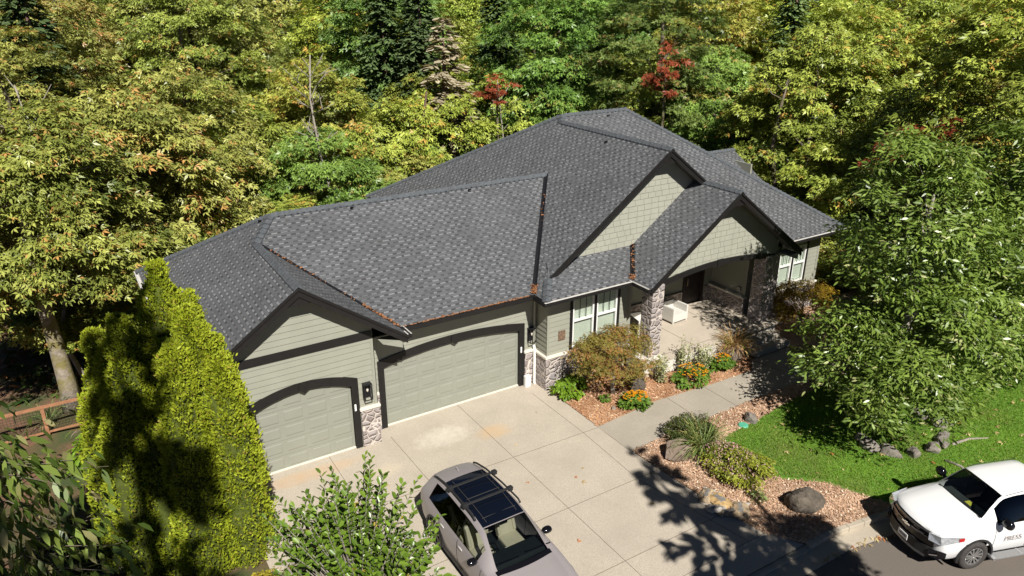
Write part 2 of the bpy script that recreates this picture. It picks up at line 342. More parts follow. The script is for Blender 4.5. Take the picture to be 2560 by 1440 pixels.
# rear wing seen over the right-hand hip
PL['WF'] = lambda x, y: 5.0-m*(8.3-y); PL['WB'] = lambda x, y: 5.0-m*(y-8.3)
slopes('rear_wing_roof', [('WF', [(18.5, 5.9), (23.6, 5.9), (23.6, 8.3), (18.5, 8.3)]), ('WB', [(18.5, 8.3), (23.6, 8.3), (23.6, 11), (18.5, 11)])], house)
def ridge(k1, k2, a, b, w=.155):
    f = PL[k1]; A = Vector((*a, f(*a))); B = Vector((*b, f(*b))); t = (B-A).normalized()
    if t.z > .02: A, B, t = B, A, -t
    sd = []
    for k in (k1, k2):
        q = pnorm(k).cross(t).normalized()
        if q.z > 0: q = -q
        sd.append(q)
    nrm = (pnorm(k1)+pnorm(k2)).normalized(); mb = MB(); Ln = (B-A).length; n = max(1, int(Ln/.2)); st = Ln/n
    for i in range(n):
        p = A+t*(i*st-.03); q = A+t*((i+1)*st+.035)
        h0, h1 = nrm*.026, nrm*.066
        if t.z > -.02 and i == 0: pass
        v = [p+sd[0]*w+h0, p+h0+nrm*.012, p+sd[1]*w+h0, q+sd[0]*w+h1, q+h1+nrm*.012, q+sd[1]*w+h1]
        v += [x-nrm*.055 for x in v]
        mb.add(v, [(0, 1, 4, 3), (1, 2, 5, 4), (3, 4, 10, 9), (4, 5, 11, 10), (0, 3, 9, 6), (2, 8, 11, 5), (1, 0, 6, 7), (2, 1, 7, 8)])
    mb.build('ridge_cap', M_cap, roof)
for k1, k2, a, b in [('F', 'B', (xl1+D, ym), (xv+.1, ym)), ('L', 'F', (xl1+D, ym), (xm1, yh)), ('L', 'GR', (xm1, yh), (xm1, yr1)), ('L', 'B', (xl1+D, ym), (xl1, yb1)),
                     ('L2', 'G2', (xm2, yk), (xm2, yr2)), ('L2', 'FM', (xml, ymm), (xm2, yk)), ('FM', 'BM', (xml, ymm), (xmr, ymm)), ('L2', 'BM', (xml, ymm), (xe2, yb)),
                     ('FM', 'RM', (xmr, ymm), (xrm, yfm)), ('G3L', 'G3R', (xm3, yr2+.1), (xm3, yr3)), ('L2', 'SK', (xt, yr2), (xe2, yf2)), ('WF', 'WB', (19, 8.3), (23.6, 8.3))]:
    ridge(k1, k2, a, b)
def valley(k1, k2, a, b, w, dark=M_black, deb=None):
    f = PL[k1]; A = Vector((*a, f(*a))); B = Vector((*b, f(*b))); t = (B-A).normalized(); mb = MB(); h = Vector((0, 0, .018))
    for k in (k1, k2):
        q = pnorm(k).cross(t).normalized()
        if q.z < 0: q = -q
        mb.poly([A+h, B+h, B+q*w+h, A+q*w+h])
    o = mb.build('valley_flashing', dark, roof)
    if deb:
        rn = random.Random(5); mb = MB()
        for lo, hi, n in deb:
            for i in range(n):
                u = rn.uniform(lo, hi); k = rn.choice((k1, k2)); q = pnorm(k).cross(t).normalized(); q = -q if q.z < 0 else q
                p = A+(B-A)*u+q*abs(rn.gauss(0, w*.55))+Vector((0, 0, .02+rn.uniform(0, .03))); d = Vector((rn.uniform(-1, 1), rn.uniform(-1, 1), rn.uniform(-.3, .3)))*.06; e = Vector((-d.y, d.x, .02))*.5
                mb.poly([p-d, p+e, p+d, p-e])
        struct(mb.build('needle_litter', M_debris, o, fix=False), 'stuff')
valley('F', 'L2', (xv, ym), (xe2, ye2), .085, deb=[(.2, .5, 22), (.94, 1.0, 190)])
valley('GR', 'F', (xm1, yh), (xr1, ye2), .06, deb=[(.1, .45, 40), (.45, .75, 16), (.75, 1.0, 150)])
valley('SK', 'G3L', (xa, yw2), (xe3, yf2), .085, deb=[(.0, .8, 60), (.88, 1.0, 110)])

# fascia, gutters, soffits, rake boards
class Each:
    def __init__(s, name, mat, par): s.a = (name, mat, par)
    def bx(s, *k):
        b = MB(); b.bx(*k); b.build(*s.a)
    def build(s, *k): pass
fas = Each('fascia', M_trim, roof)
fas.bx(xr1-.06, xe2+.05, ye2, ye2+.03, ze-.2, ze-.03); fas.bx(xe2, xe3, yf2, yf2+.03, ze-.19, ze-.03); fas.bx(xe2, xe2+.03, yf2, ye2, ze-.19, ze-.03); fas.bx(xe3, xe3+.03, yr3, yf2, ze-.19, ze-.03)
fas.bx(x4-.06, xrm, yfm, yfm+.03, ze-.19, ze-.03); fas.bx(xl1, xl1+.03, yr1, yb1, ze-.19, ze-.03); fas.bx(xrm-.03, xrm, yfm, yb, ze-.19, ze-.03); fas.bx(xl1, xe2, yb1-.03, yb1, ze-.19, ze-.03); fas.bx(xe2, xrm, yb-.03, yb, ze-.19, ze-.03)
fas.bx(18.5, 23.6, 5.9, 5.93, 3.4, 3.6)
fas.build('fascia', M_trim, roof)
sf = Each('soffit', M_soff, roof)
def flat(x0, x1, y0, y1, z=ze-.17): sf.bx(x0, x1, y0, y1, z, z+.03)
flat(.0, 6.1, ye2+.03, .62); flat(xe2+.03, 9.7, yf2+.03, -.08); flat(xl1+.03, -4.48, .0, yb1); flat(15.6, 20.7, yfm+.03, -.08); flat(20, xrm-.03, -.08, yb-.03); flat(xe2+.03, 6.06, -.6, .6)
def rake(kL, kR, xa_, xm, xb_, yr, yw, kr_end=None):
    out = MB(); soff = MB()
    for k, x0, x1 in ((kL, xa_, xm), (kR, xm, xb_)):
        f = PL[k]; s = 1 if k == kL else -1
        pt = lambda x, d, y: (x, y, f(x, 0)-d)
        a0 = x0-.02 if s > 0 else x0
        out.prism([pt(x0, .035, yr+.015), pt(x1, .035, yr+.015), pt(x1, .27, yr+.015), pt(x0, .27, yr+.015)], (0, .035, 0))
        out.prism([pt(x0, .0, yr-.02), pt(x1, .0, yr-.02), pt(x1, .085, yr-.02), pt(x0, .085, yr-.02)], (0, .033, 0))
        soff.prism([pt(x0, .13, yr+.052), pt(x1, .13, yr+.052), pt(x1, .16, yr+.052), pt(x0, .16, yr+.052)], (0, yw-yr-.05, 0))
    zt_ = PL[kL](xm, 0)
    out.prism([(xm, yr+.055, zt_-.2), (xm-.42, yr+.055, zt_-.2-.42*m2), (xm+.42, yr+.055, zt_-.2-.42*m2)], (0, .03, 0))
    out.build('rake_board', M_trim, roof); soff.build('rake_soffit', M_soff, roof)
rake('L', 'GR', xl1, xm1, xr1, yr1, .0); rake('L2', 'G2', xt-.05, xm2, xg, yr2, yw2); rake('G3L', 'G3R', xe3, xm3, x4, yr3, -.93)
# boxed eave returns
for x0, x1, y0, y1 in ((.03, xr1-.05, yr1+.05, -.02), (xl1+.05, -4.52, yr1+.05, -.02), (x4-.75, x4-.05, yr3+.06, -.97)):
    b = MB(); c = .5*(x0+x1); b.prism([(c-.3, y0+.02, ze-.14), (c+.3, y0+.02, ze-.14), (c+.3, y0+.02, ze-.4)] if c > -3 else [(c+.3, y0+.02, ze-.14), (c-.3, y0+.02, ze-.14), (c-.3, y0+.02, ze-.4)], (0, y1-y0-.02, 0)); b.build('eave_return', M_side, roof)
sf.build('soffit', M_soff, roof)
def gutter(a, b, n, mats, ends=True):
    a, b, n = Vector((*a, ze)), Vector((*b, ze)), Vector((*n, 0)); mb = MB(); t = (b-a).normalized()
    P = lambda s, o, z: (a if s == 0 else b)+n*o+Vector((0, 0, z))
    def plate(o0, o1, za, zb, k): mb.prism([P(0, o0, za), P(0, o1, za), P(0, o1, zb), P(0, o0, zb)], b-a, k)
    plate(.0, .015, -.13, -.02, 1); plate(.015, .105, -.13, -.09, 1); plate(.105, .125, -.13, -.005, 0); plate(.098, .128, -.005, .012, 1)
    for s in (0, 1):
        c = P(s, 0, 0); q = t*(.012 if s else -.012); mb.prism([P(s, .0, -.13), P(s, .125, -.13), P(s, .125, 0), P(s, 0, 0)], q, 0)
    return mb.build('gutter', mats, roof)
gg = gutter((xr1+.01, ye2), (xe2-.13, ye2), (0, -1), [M_trim, M_trim])
gutter((xe2-.12, yf2), (xe3-.11, yf2), (0, -1), [M_trim, M_gut]); gutter((xe2, ye2-.13), (xe2, yf2-.0), (-1, 0), [M_trim, M_trim]); gutter((xe3, yf2-.0), (xe3, yr3+.02), (-1, 0), [M_trim, M_gut])
gutter((x4+.35, yfm), (xrm+.12, yfm), (0, -1), [M_trim, M_gut]); gutter((xl1, yb1), (xl1, yr1), (-1, 0), [M_gut, M_gut]); gutter((xr1, yr1+.02), (xr1, ye2), (1, 0), [M_trim, M_gut])
rn = random.Random(8); mb = MB()
for i in range(420):
    x = xr1+.1+(xe2-xr1-.3)*rn.random()**.8; yy = ye2-.06+abs(rn.gauss(0, .035)); p = Vector((x, yy, ze+.0+max(0, (yy-ye2))*m+.012)); d = Vector((rn.uniform(-1, 1), rn.uniform(-1, 1), rn.uniform(-.2, .2)))*.045; e = Vector((-d.y, d.x, .01))*.5
    mb.poly([p-d, p+e, p+d, p-e])
struct(mb.build('needle_litter', M_debris, gg, fix=False), 'stuff')
for p, nn in (((xl1+D+.3, ym-1.0), 'L'),): pass
for k, x, y in (('F', 1.2, ym-.25), ('F', 5.6, ym-.25), ('FM', 13.6, ymm-.35), ('L2', xm2-.4, 3.2), ('L', xl1+D-.35, ym+.15)):
    z = PL[k](x, y); rv = MB(); rv.tube([(x, y, z-.02), (x, y, z+.07), (x+.05, y-.09, z+.08)], .028, 8); rv.build('roof_anchor', M_black, roof)

# ---- lapped siding
def clip(poly, axis, v, keep_gt):
    out = []
    for i in range(len(poly)):
        a, b = poly[i-1], poly[i]; ia = (a[axis] >= v) == keep_gt or a[axis] == v; ib = (b[axis] >= v) == keep_gt or b[axis] == v
        if ia != ib:
            t = (v-a[axis])/(b[axis]-a[axis]); q = [a[0]+(b[0]-a[0])*t, a[1]+(b[1]-a[1])*t]; q[axis] = v; out.append(tuple(q))
        if ib: out.append(b)
    return out
def lap(polys, fn, z0, z1, h=.178, lip=.018):
    """fn(u, z, outward) -> world point"""
    mb = MB()
    for poly in polys:
        zz = z0
        while zz < z1:
            q = clip(clip(poly, 1, zz, True), 1, zz+h, False)
            if len(q) >= 3 and max(p[1] for p in q)-min(p[1] for p in q) > .01:
                o = lambda z: .004+lip*(zz+h-z)/h
                mb.poly([fn(u, z, o(z)) for u, z in q])
                lo = [p[0] for p in q if abs(p[1]-zz) < 1e-4]
                if len(lo) >= 2:
                    a, b = min(lo), max(lo); mb.poly([fn(a, zz, 0), fn(b, zz, 0), fn(b, zz, o(zz)), fn(a, zz, o(zz))])
            zz += h
    return mb
FR = lambda y: (lambda u, z, o: (u, y-o, z))
def arch_pts(xc, hw, zs, rise, x0, x1, n=14):
    return [(x0+(x1-x0)*i/n, zs+rise*(1-((x0+(x1-x0)*i/n-xc)/hw)**2)) for i in range(n+1)]
# gable-1 garage wall with arched opening
d1c, d1h = -2.11, 1.36; gl = lambda x: PL['L'](x, 0)-.16; gr = lambda x: PL['GR'](x, 0)-.16
ap = arch_pts(d1c, d1h, 2.12, .3, d1c-d1h, d1c); bp_ = arch_pts(d1c, d1h, 2.12, .3, d1c, d1c+d1h)
wl = [(-4.5, 0), (d1c-d1h, 0)]+ap+[(d1c, gl(d1c)), (-4.5, gl(-4.5))]
wr = [(d1c, 2.42)]+bp_[1:]+[(d1c+d1h, 0), (0, 0), (0, gr(0)), (xm1, z1-.16), (d1c, gl(d1c))]
M1 = lap([wl, wr], FR(0), 0, 5.6)
M1.bx(-4.5, d1c-d1h, .0, .12, 0, gl(-4.5)); M1.bx(d1c+d1h, -.0, .0, .12, 0, 3.3)
M1.prism([(-.085, -.026, 0.0), (.016, -.026, 0.0), (.016, -.026, 3.42), (-.085, -.026, 3.42)], (0, .02, 0)); M1.bx(.0, .016, -.026, .6, 0, 3.42)
M1.build('garage_wall', M_side, house)
# garage-2 wall
d2c, d2h = 2.94, 2.44; yw = .592
wl = [(0, 0), (d2c-d2h, 0)]+arch_pts(d2c, d2h, 2.12, .25, d2c-d2h, d2c)+[(d2c, 3.42), (0, 3.42)]
wr = [(d2c, 2.37)]+arch_pts(d2c, d2h, 2.12, .25, d2c, d2c+d2h)[1:]+[(d2c+d2h, 0), (6.06, 0), (6.06, 3.42), (d2c, 3.42)]
M2 = lap([wl, wr], FR(yw), 0, 3.42); M2.build('garage_wall', M_side, house)
# bump-out wall with window opening, its left cheek
yb0 = -.1; M3 = lap([[(6.06, 1.0), (6.98, 1.0), (6.98, 3.42), (6.06, 3.42)], [(6.98, 1.0), (9.1, 1.0), (9.1, 1.36), (6.98, 1.36)], [(9.1, .0), (9.62, .0), (9.62, 3.42), (9.1, 3.42)], [(6.98, 3.2), (9.1, 3.2), (9.1, 3.42), (6.98, 3.42)]], FR(yb0), 0, 3.42)
M3.bx(6.035, 6.12, yb0-.03, yb0-.012, 1.3, 3.42); M3.bx(9.52, 9.65, yb0-.03, yb0-.012, .0, 3.42)
M3.build('front_wall', M_side, house)
lap([[(-.1, 1.2), (.6, 1.2), (.6, 3.42), (-.1, 3.42)]], lambda u, z, o: (6.06-o, u, z), 0, 3.42).build('side_wall', M_side, house)
# right wing wall
yr0 = -.1; wx0, wx1, wz0, wz1 = 17.45, 19.2, 1.38, 2.98
M4 = lap([[(15.7, .0), (wx0, .0), (wx0, 3.42), (15.7, 3.42)], [(wx0, .0), (wx1, .0), (wx1, wz0), (wx0, wz0)], [(wx1, .0), (20, .0), (20, 3.42), (wx1, 3.42)], [(wx0, wz1), (wx1, wz1), (wx1, 3.42), (wx0, 3.42)]], FR(yr0), 0, 3.42)
M4.bx(19.9, 20.02, yr0-.03, yr0-.005, 0, 3.42); M4.build('front_wall', M_side, house)
# plain side and back walls
b = MB(); b.bx(-4.5, -4.4, .0, 8.55, -2.5, 3.42); b.bx(-4.4, 5.6, 8.45, 8.55, -2.5, 3.42); b.bx(6.1, 6.2, 8.55, 13.9, -2.5, 3.42); b.bx(6.2, 20, 13.8, 13.9, -2.5, 3.42); b.bx(19.9, 20, -.08, 13.8, -1, 3.42)
b.bx(20, 23.1, 6.4, 6.5, -1, 3.55); b.bx(23.0, 23.1, 6.5, 10.4, -1, 4.6); b.bx(20, 23.1, 10.4, 10.5, -1, 3.55)
b.build('rear_wall', M_side, house)
# shake gables
def shakes(poly, fn, z0, z1, seed):
    rn = random.Random(seed); mb = MB(); zz = z0; h = .205
    us = [p[0] for p in poly]
    while zz < z1:
        u = min(us)-rn.random()*.3
        while u < max(us):
            w = rn.uniform(.26, .42); q = clip(clip(clip(clip(poly, 1, zz, True), 1, zz+h, False), 0, u, True), 0, u+w-.009, False)
            if len(q) >= 3:
                j = rn.uniform(0, .004); o = lambda z: .004+j+.016*(zz+h-z)/h
                mb.poly([fn(a, z, o(z)) for a, z in q]); lo = [p[0] for p in q if abs(p[1]-zz) < 1e-4]
                if len(lo) >= 2: mb.poly([fn(min(lo), zz, 0), fn(max(lo), zz, 0), fn(max(lo), zz, o(zz)), fn(min(lo), zz, o(zz))])
            u += w
        zz += h
    mb.poly([fn(a, z, .0) for a, z in poly]); return mb
shakes([(xt+.3, 4.1), (xm3+.6, 4.1), (xm3+.6, PL['G2'](xm3+.6, 0)-.16), (xm2, z2-.16), (xt+.3, PL['L2'](xt+.3, 0)-.16)], FR(yw2), 4.1, 7.6, 1).build('gable_wall', M_shake, house)
g3 = arch_pts(xm3, 3.1, 3.36, .34, xm3-3.1, xm3+3.1, 24); xgl = xe3+.6
poly3 = [(xgl, 3.36)]+g3+[(x4-.6, 3.36), (x4-.6, PL['G3R'](x4-.6, 0)-.16), (xm3, z3-.16), (xgl, PL['G3L'](xgl, 0)-.16)]
half = lambda q, s: clip(q, 0, xm3, s)
g = shakes(half(poly3, False), FR(-.95), 3.36, 6.3, 2); g2 = shakes(half(poly3, True), FR(-.95), 3.36, 6.3, 3)
n0 = len(g.v); g.v += g2.v; g.f += [tuple(i+n0 for i in f) for f in g2.f]; g.m += g2.m
g.build('gable_wall', M_shake, house)
def archtrim(name, pin, pout, y0, y1, mat=M_trim):
    mb = MB()
    for i in range(len(pin)-1):
        a, b, c, d = pin[i], pin[i+1], pout[i+1], pout[i]
        mb.prism([(a[0], y0, a[1]), (b[0], y0, b[1]), (c[0], y0, c[1]), (d[0], y0, d[1])], (0, y1-y0, 0))
    return mb
t3 = archtrim('a', [(x, z-.2) for x, z in g3], g3, -1.02, -.72)
t3.prism([(xm3-.12, -1.05, 3.46), (xm3+.12, -1.05, 3.46), (xm3+.15, -1.05, 3.74), (xm3-.15, -1.05, 3.74)], (0, .04, 0))
t3.build('arch_beam', M_trim, house)
# ---- garage doors
def gdoor(xc, hw, y, ztop, cols, rows, arch):
    mb = MB(); mb.bx(xc-hw-.02, xc+hw+.02, y, y+.05, 0.03, ztop)
    cw = 2*hw/cols; rh = ztop/rows
    for r in range(rows):
        for c in range(cols):
            x0, x1, z0, z1 = xc-hw+c*cw+.07, xc-hw+(c+1)*cw-.07, r*rh+.08, (r+1)*rh-.09
            o, i = .003, .013
            mb.add([(x0, y-o, z0), (x1, y-o, z0), (x1, y-o, z1), (x0, y-o, z1), (x0+.03, y-i, z0+.03), (x1-.03, y-i, z0+.03), (x1-.03, y-i, z1-.03), (x0+.03, y-i, z1-.03)],
                   [(0, 1, 5, 4), (1, 2, 6, 5), (2, 3, 7, 6), (3, 0, 4, 7), (4, 5, 6, 7)])
        if r: mb.bx(xc-hw, xc+hw, y-.012, y, r*rh-.008, r*rh+.004)
    o = mb.build('garage_door', M_door, house)
    b = MB(); b.bx(xc-hw, xc+hw, y-.05, y+.04, .0, .035); b.build('bottom_seal', M_cap2, o)
    return o
gd1 = gdoor(d1c, d1h, .075, 2.45, 4, 5, None); gd2 = gdoor(d2c, d2h, yw+.075, 2.4, 8, 5, None)
for xc, hw, y, zs, ri, zo, ro, par, lz in ((d1c, d1h, 0, 2.12, .3, 2.34, .32, gd1, 0), (d2c, d2h, yw, 2.12, .25, 2.36, .26, gd2, 0)):
    pin = arch_pts(xc, hw, zs, ri, xc-hw, xc+hw, 24); pout = arch_pts(xc, hw+.2, zo, ro, xc-hw-.2, xc+hw+.2, 24)
    mb = archtrim('t', pin, pout, y-.05, y+.075)
    for s in (-1, 1): mb.bx(*sorted((xc+s*hw, xc+s*(hw+.2))), y-.05, y+.075, 0.0, zs+.0)
    for s in (-1, 1): mb.prism([(xc+s*hw, y-.05, zs), (xc+s*(hw+.2), y-.05, zs), (xc+s*(hw+.2), y-.05, zo)], (0, .125, 0))
    mb.build('arched_trim', M_trim, house)
    mb = MB(); c = zs+ri; mb.prism([(xc-.13, y-.085, c+.02), (xc, y-.085, c-.07), (xc+.13, y-.085, c+.02), (xc+.13, y-.085, c+.2), (xc, y-.085, c+.27), (xc-.13, y-.085, c+.2)], (0, .04, 0)); mb.build('keystone', M_trim, house)
    mb = MB(); mb.bx(xc+hw+.03, xc+hw+.09, y-.075, y-.05, 1.3, 1.52); mb.build('keypad', M_white, house, bevel=.01)
mb = MB(); mb.bx(-4.5, -.02, -.045, -.0, 3.5, 3.74); mb.build('band_board', M_trim, house)
# ---- stone bases with caps
def stonebase(x0, x1, y0, y1, z0, z1, capo=.04):
    mb = MB(); mb.bx(x0, x1, y0, y1, z0, z1); o = mb.build('stone_base', M_stone, house)
    mb = MB(); mb.bx(x0-capo, x1+capo, y0-capo, y1+.01, z1, z1+.08); mb.build('stone_cap', M_cap2, o, bevel=.008); return o
stonebase(-.53, .03, -.075, .1, 0, 1.25); stonebase(.035, .29, yw-.075, yw+.1, 0, 1.25, .0); stonebase(5.59, 5.99, yw-.075, yw+.1, 0, 1.25); stonebase(5.985, 9.68, -.175, .52, 0, 1.2)
stonebase(16.4, 20.06, -.175, .0, 0, 1.1)
# ---- windows
def window_mats():
    t = NT('window_blinds'); co = t.coord(); s = t.n('SeparateXYZ'); t.l(co, s.inputs[0]); w = t.math('FRACT', t.math('DIVIDE', s.outputs[2], .05))
    t.base(t.ramp(w, [(0, (.42, .44, .38)), (.25, (.72, .74, .66)), (.9, (.76, .78, .7))])); t.rough(.6); t.bump(w, .5, .02); return t.m
M_blind = window_mats(); M_glass = glass_mat('window_glass', (.97, 1, .98), .98)
def window(x0, x1, z0, z1, y, n):
    tr = MB(); w = (x1-x0)/n
    for i in range(n+1): tr.bx(x0+i*w-.055, x0+i*w+.055, y-.035, y+.03, z0-.05, z1+.1)
    o = tr.build('window_trim', M_trim, house)
    for i in range(n):
        a, b = x0+i*w+.056, x0+(i+1)*w-.056; zm = z0+(z1-z0)*.53
        fm = MB(); fm.bx(a, a+.06, y-.02, y+.06, z0, z1); fm.bx(b-.06, b, y-.02, y+.06, z0, z1); fm.bx(a+.06, b-.06, y-.02, y+.06, z0, z0+.06); fm.bx(a+.06, b-.06, y-.02, y+.06, z1-.06, z1); fm.bx(a+.06, b-.06, y-.03, y+.06, zm-.035, zm+.035)
        wf = fm.build('window', M_white, house)
        g = MB(); g.bx(a+.06, b-.06, y+.02, y+.026, z0+.06, z1-.06); g.build('pane', M_glass, wf)
        g = MB()
        for k in (1, 2): g.bx(a+.06+(b-a-.12)*k/3-.011, a+.06+(b-a-.12)*k/3+.011, y+.006, y+.018, zm+.035, z1-.06)
        g.build('muntin', M_trim, wf)
        g = MB(); g.bx(a, b, y+.09, y+.1, z0, z1); g.build('blind', M_blind, wf)
    s = MB(); s.bx(x0-.08, x1+.08, y-.06, y, z0-.13, z0-.055); s.build('window_sill', M_side, o)
    bk = MB(); bk.bx(x0, x1, y+.2, y+.22, z0, z1); bk.build('window_back', M_black, o)
window(7.02, 9.06, 1.36, 3.2, yb0-.01, 2); window(17.45, 19.2, 1.38, 2.98, yr0-.01, 2)
# ---- porch
zp = .62
mb = MB(); mb.prism([(9.7, -1.47, zp-.08), (14.05, -1.47, zp-.08), (16.42, -1.47, zp-.08), (16.42, 0, zp-.08), (15.7, 0, zp-.08), (15.7, 1.75, zp-.08), (9.62, 1.75, zp-.08), (9.62, -.4, zp-.08), (9.7, -.4, zp-.08)], (0, 0, .08)); fl = mb.build('porch_floor', M_porch, house)
mb = MB()
for x in (11.9, 13.9): mb.beam((x, -1.46, zp+.002), (x+.02, 1.74, zp+.002), .015, .004)
mb.beam((9.8, -1.16, zp+.002), (14.1, -1.16, zp+.002), .012, .004); mb.build('floor_joint', plain('joint_dark', (.1, .08, .06), .95), fl)
mb = MB(); mb.bx(9.72, 14.05, -1.44, -1.2, -.05, zp-.08); mb.bx(9.4, 10.32, -1.32, -.35, -.05, zp+.03); mb.bx(9.7, 16.4, -1.2, -.2, -.05, zp-.085)
mb.build('porch_base', M_pwhite, house, bevel=.015)
mb = MB(); mb.bx(14.07, 15.85, -1.88, -1.48, -.02, .42); mb.bx(14.07, 15.95, -2.3, -1.89, -.02, .22); mb.build('porch_step', M_walk, house, bevel=.015)
def column(x0, x1, y0, y1, z0, z1):
    b = MB(); b.bx(x0, x1, y0, y1, z0, z1); return b.build('stone_column', M_stone, house)
column(9.72, 10.24, -1.12, -.6, zp+.03, 3.36); column(15.5, 16.25, -1.06, -.5, zp, 3.36)
lap([[(9.6, zp), (14.05, zp), (14.05, 3.8), (9.6, 3.8)], [(15.25, zp), (15.7, zp), (15.7, 3.8), (15.25, 3.8)], [(14.05, 2.8), (15.25, 2.8), (15.25, 3.8), (14.05, 3.8)]], FR(1.75), .62, 3.8).build('porch_back_wall', M_side, house)
w = lap([[(-.1, zp), (1.75, zp), (1.75, 3.8), (-.1, 3.8)]], lambda u, z, o: (15.7-o, u, z), .62, 3.8); w.bx(15.66, 15.69, -.13, .0, 1.37, 3.6); w.build('porch_side_wall', M_side, house)
lap([[(-.1, zp), (1.75, zp), (1.75, 3.8), (-.1, 3.8)]], lambda u, z, o: (9.62+o, u, z), .62, 3.8).build('porch_side_wall', M_side, house)
b = MB(); b.bx(15.56, 15.68, -.16, 1.74, zp, 1.28); o = b.build('stone_base', M_stone, house)
b = MB(); b.bx(15.5, 15.7, -.2, 1.74, 1.28, 1.36); b.build('stone_cap', M_cap2, o, bevel=.008)
b = MB(); b.bx(9.64, 14.0, 1.65, 1.76, zp, 1.28); b.bx(15.3, 15.56, 1.65, 1.76, zp, 1.28); b.build('stone_base', M_stone, house)
b = MB(); b.bx(9.6, 16.2, -.7, 1.76, 3.8, 3.83); b.build('porch_ceiling', M_soff, house)
b = MB(); b.bx(15.5, 15.56, 1.25, 1.4, 1.0, 1.2); b.build('outlet_cover', plain('bronze_cover', (.3, .28, .24), .5), house, bevel=.01)
b = MB(); b.bx(15.6, 15.66, .1, .26, 1.5, 1.68); b.build('outlet_cover', plain('grey_cover', (.4, .4, .36), .5), house, bevel=.01)
b = MB(); b.bx(14.07, 15.23, 1.78, 1.82, zp, 2.78); b.bx(14.07, 14.19, 1.7, 1.78, zp, 2.8); b.bx(15.11, 15.23, 1.7, 1.78, zp, 2.8); b.bx(14.19, 15.11, 1.7, 1.78, 2.68, 2.8)
for z0, z1 in ((.8, 1.5), (1.65, 2.6)):
    for x0, x1 in ((14.27, 14.62), (14.68, 15.03)): b.bx(x0, x1, 1.765, 1.78, z0, z1)
fd = b.build('front_door', plain('dark_door', (.03, .022, .02), .4, .2), house)
b = MB(); b.tube([(14.3, 1.74, 1.45), (14.3, 1.7, 1.5), (14.3, 1.7, 1.75), (14.3, 1.74, 1.8)], .015); b.build('handle', plain('brass', (.35, .28, .18), .35, .1, metal=1), fd, smooth=True)
# ---- lamps, downspout, plaque, utility box
def lamp(x, y, z):
    mb = MB(); w, d, h = .12, .2, .5; mb.bx(x-w, x+w, y-.02, y, z-h/2, z+h/2)
    for sx in (-1, 1):
        for yy in (y-.03, y-d): mb.beam((x+sx*(w-.01), yy, z-h/2), (x+sx*(w-.01), yy, z+h/2), .022, .022, (0, 1, 0))
        for zz in (z-h/2, z+h/2): mb.beam((x+sx*(w-.01), y, zz), (x+sx*(w-.01), y-d, zz), .022, .022)
    for zz in (z-h/2, z+h/2): mb.beam((x-w, y-d, zz), (x+w, y-d, zz), .022, .022)
    mb.bx(x-w*.8, x+w*.8, y-d*.85, y-.02, z+h/2-.02, z+h/2+.015); mb.tube([(x, y-.1, z+h/2), (x, y-.1, z+.08)], .02)
    o = mb.build('wall_lamp', M_black, house)
    b = MB(); b.lathe([(.0, .1), (.028, .08), (.035, .03), (.02, -.02), (.0, -.03)], 10, Matrix.Translation((x, y-.1, z))); b.build('bulb', plain('bulb_glass', (.6, .55, .48), .2), o, smooth=True)
lamp(-.31, -.02, 1.88); lamp(5.82, yw-.02, 1.9)
b = MB(); b.tube([(5.93, .48, 3.35), (5.93, .5, 1.5)], .04, 8); dn = b.build('downspout', M_side, house)
b = MB(); b.tube([(5.93, .5, 1.5), (5.93, .45, 1.3), (5.93, .44, .06), (5.93, .38, .04)], .05, 8); b.build('lower_pipe', M_white, dn)
b = MB(); b.bx(6.5, 6.78, yb0-.04, yb0-.02, 1.75, 2.1); b.build('wall_plaque', plain('bronze_plaque', (.19, .125, .085), .5, .6, 26), house)
b = MB(); b.bx(5.52, 5.74, .35, .5, .0, .42); b.build('utility_box', M_white, house, bevel=.02)
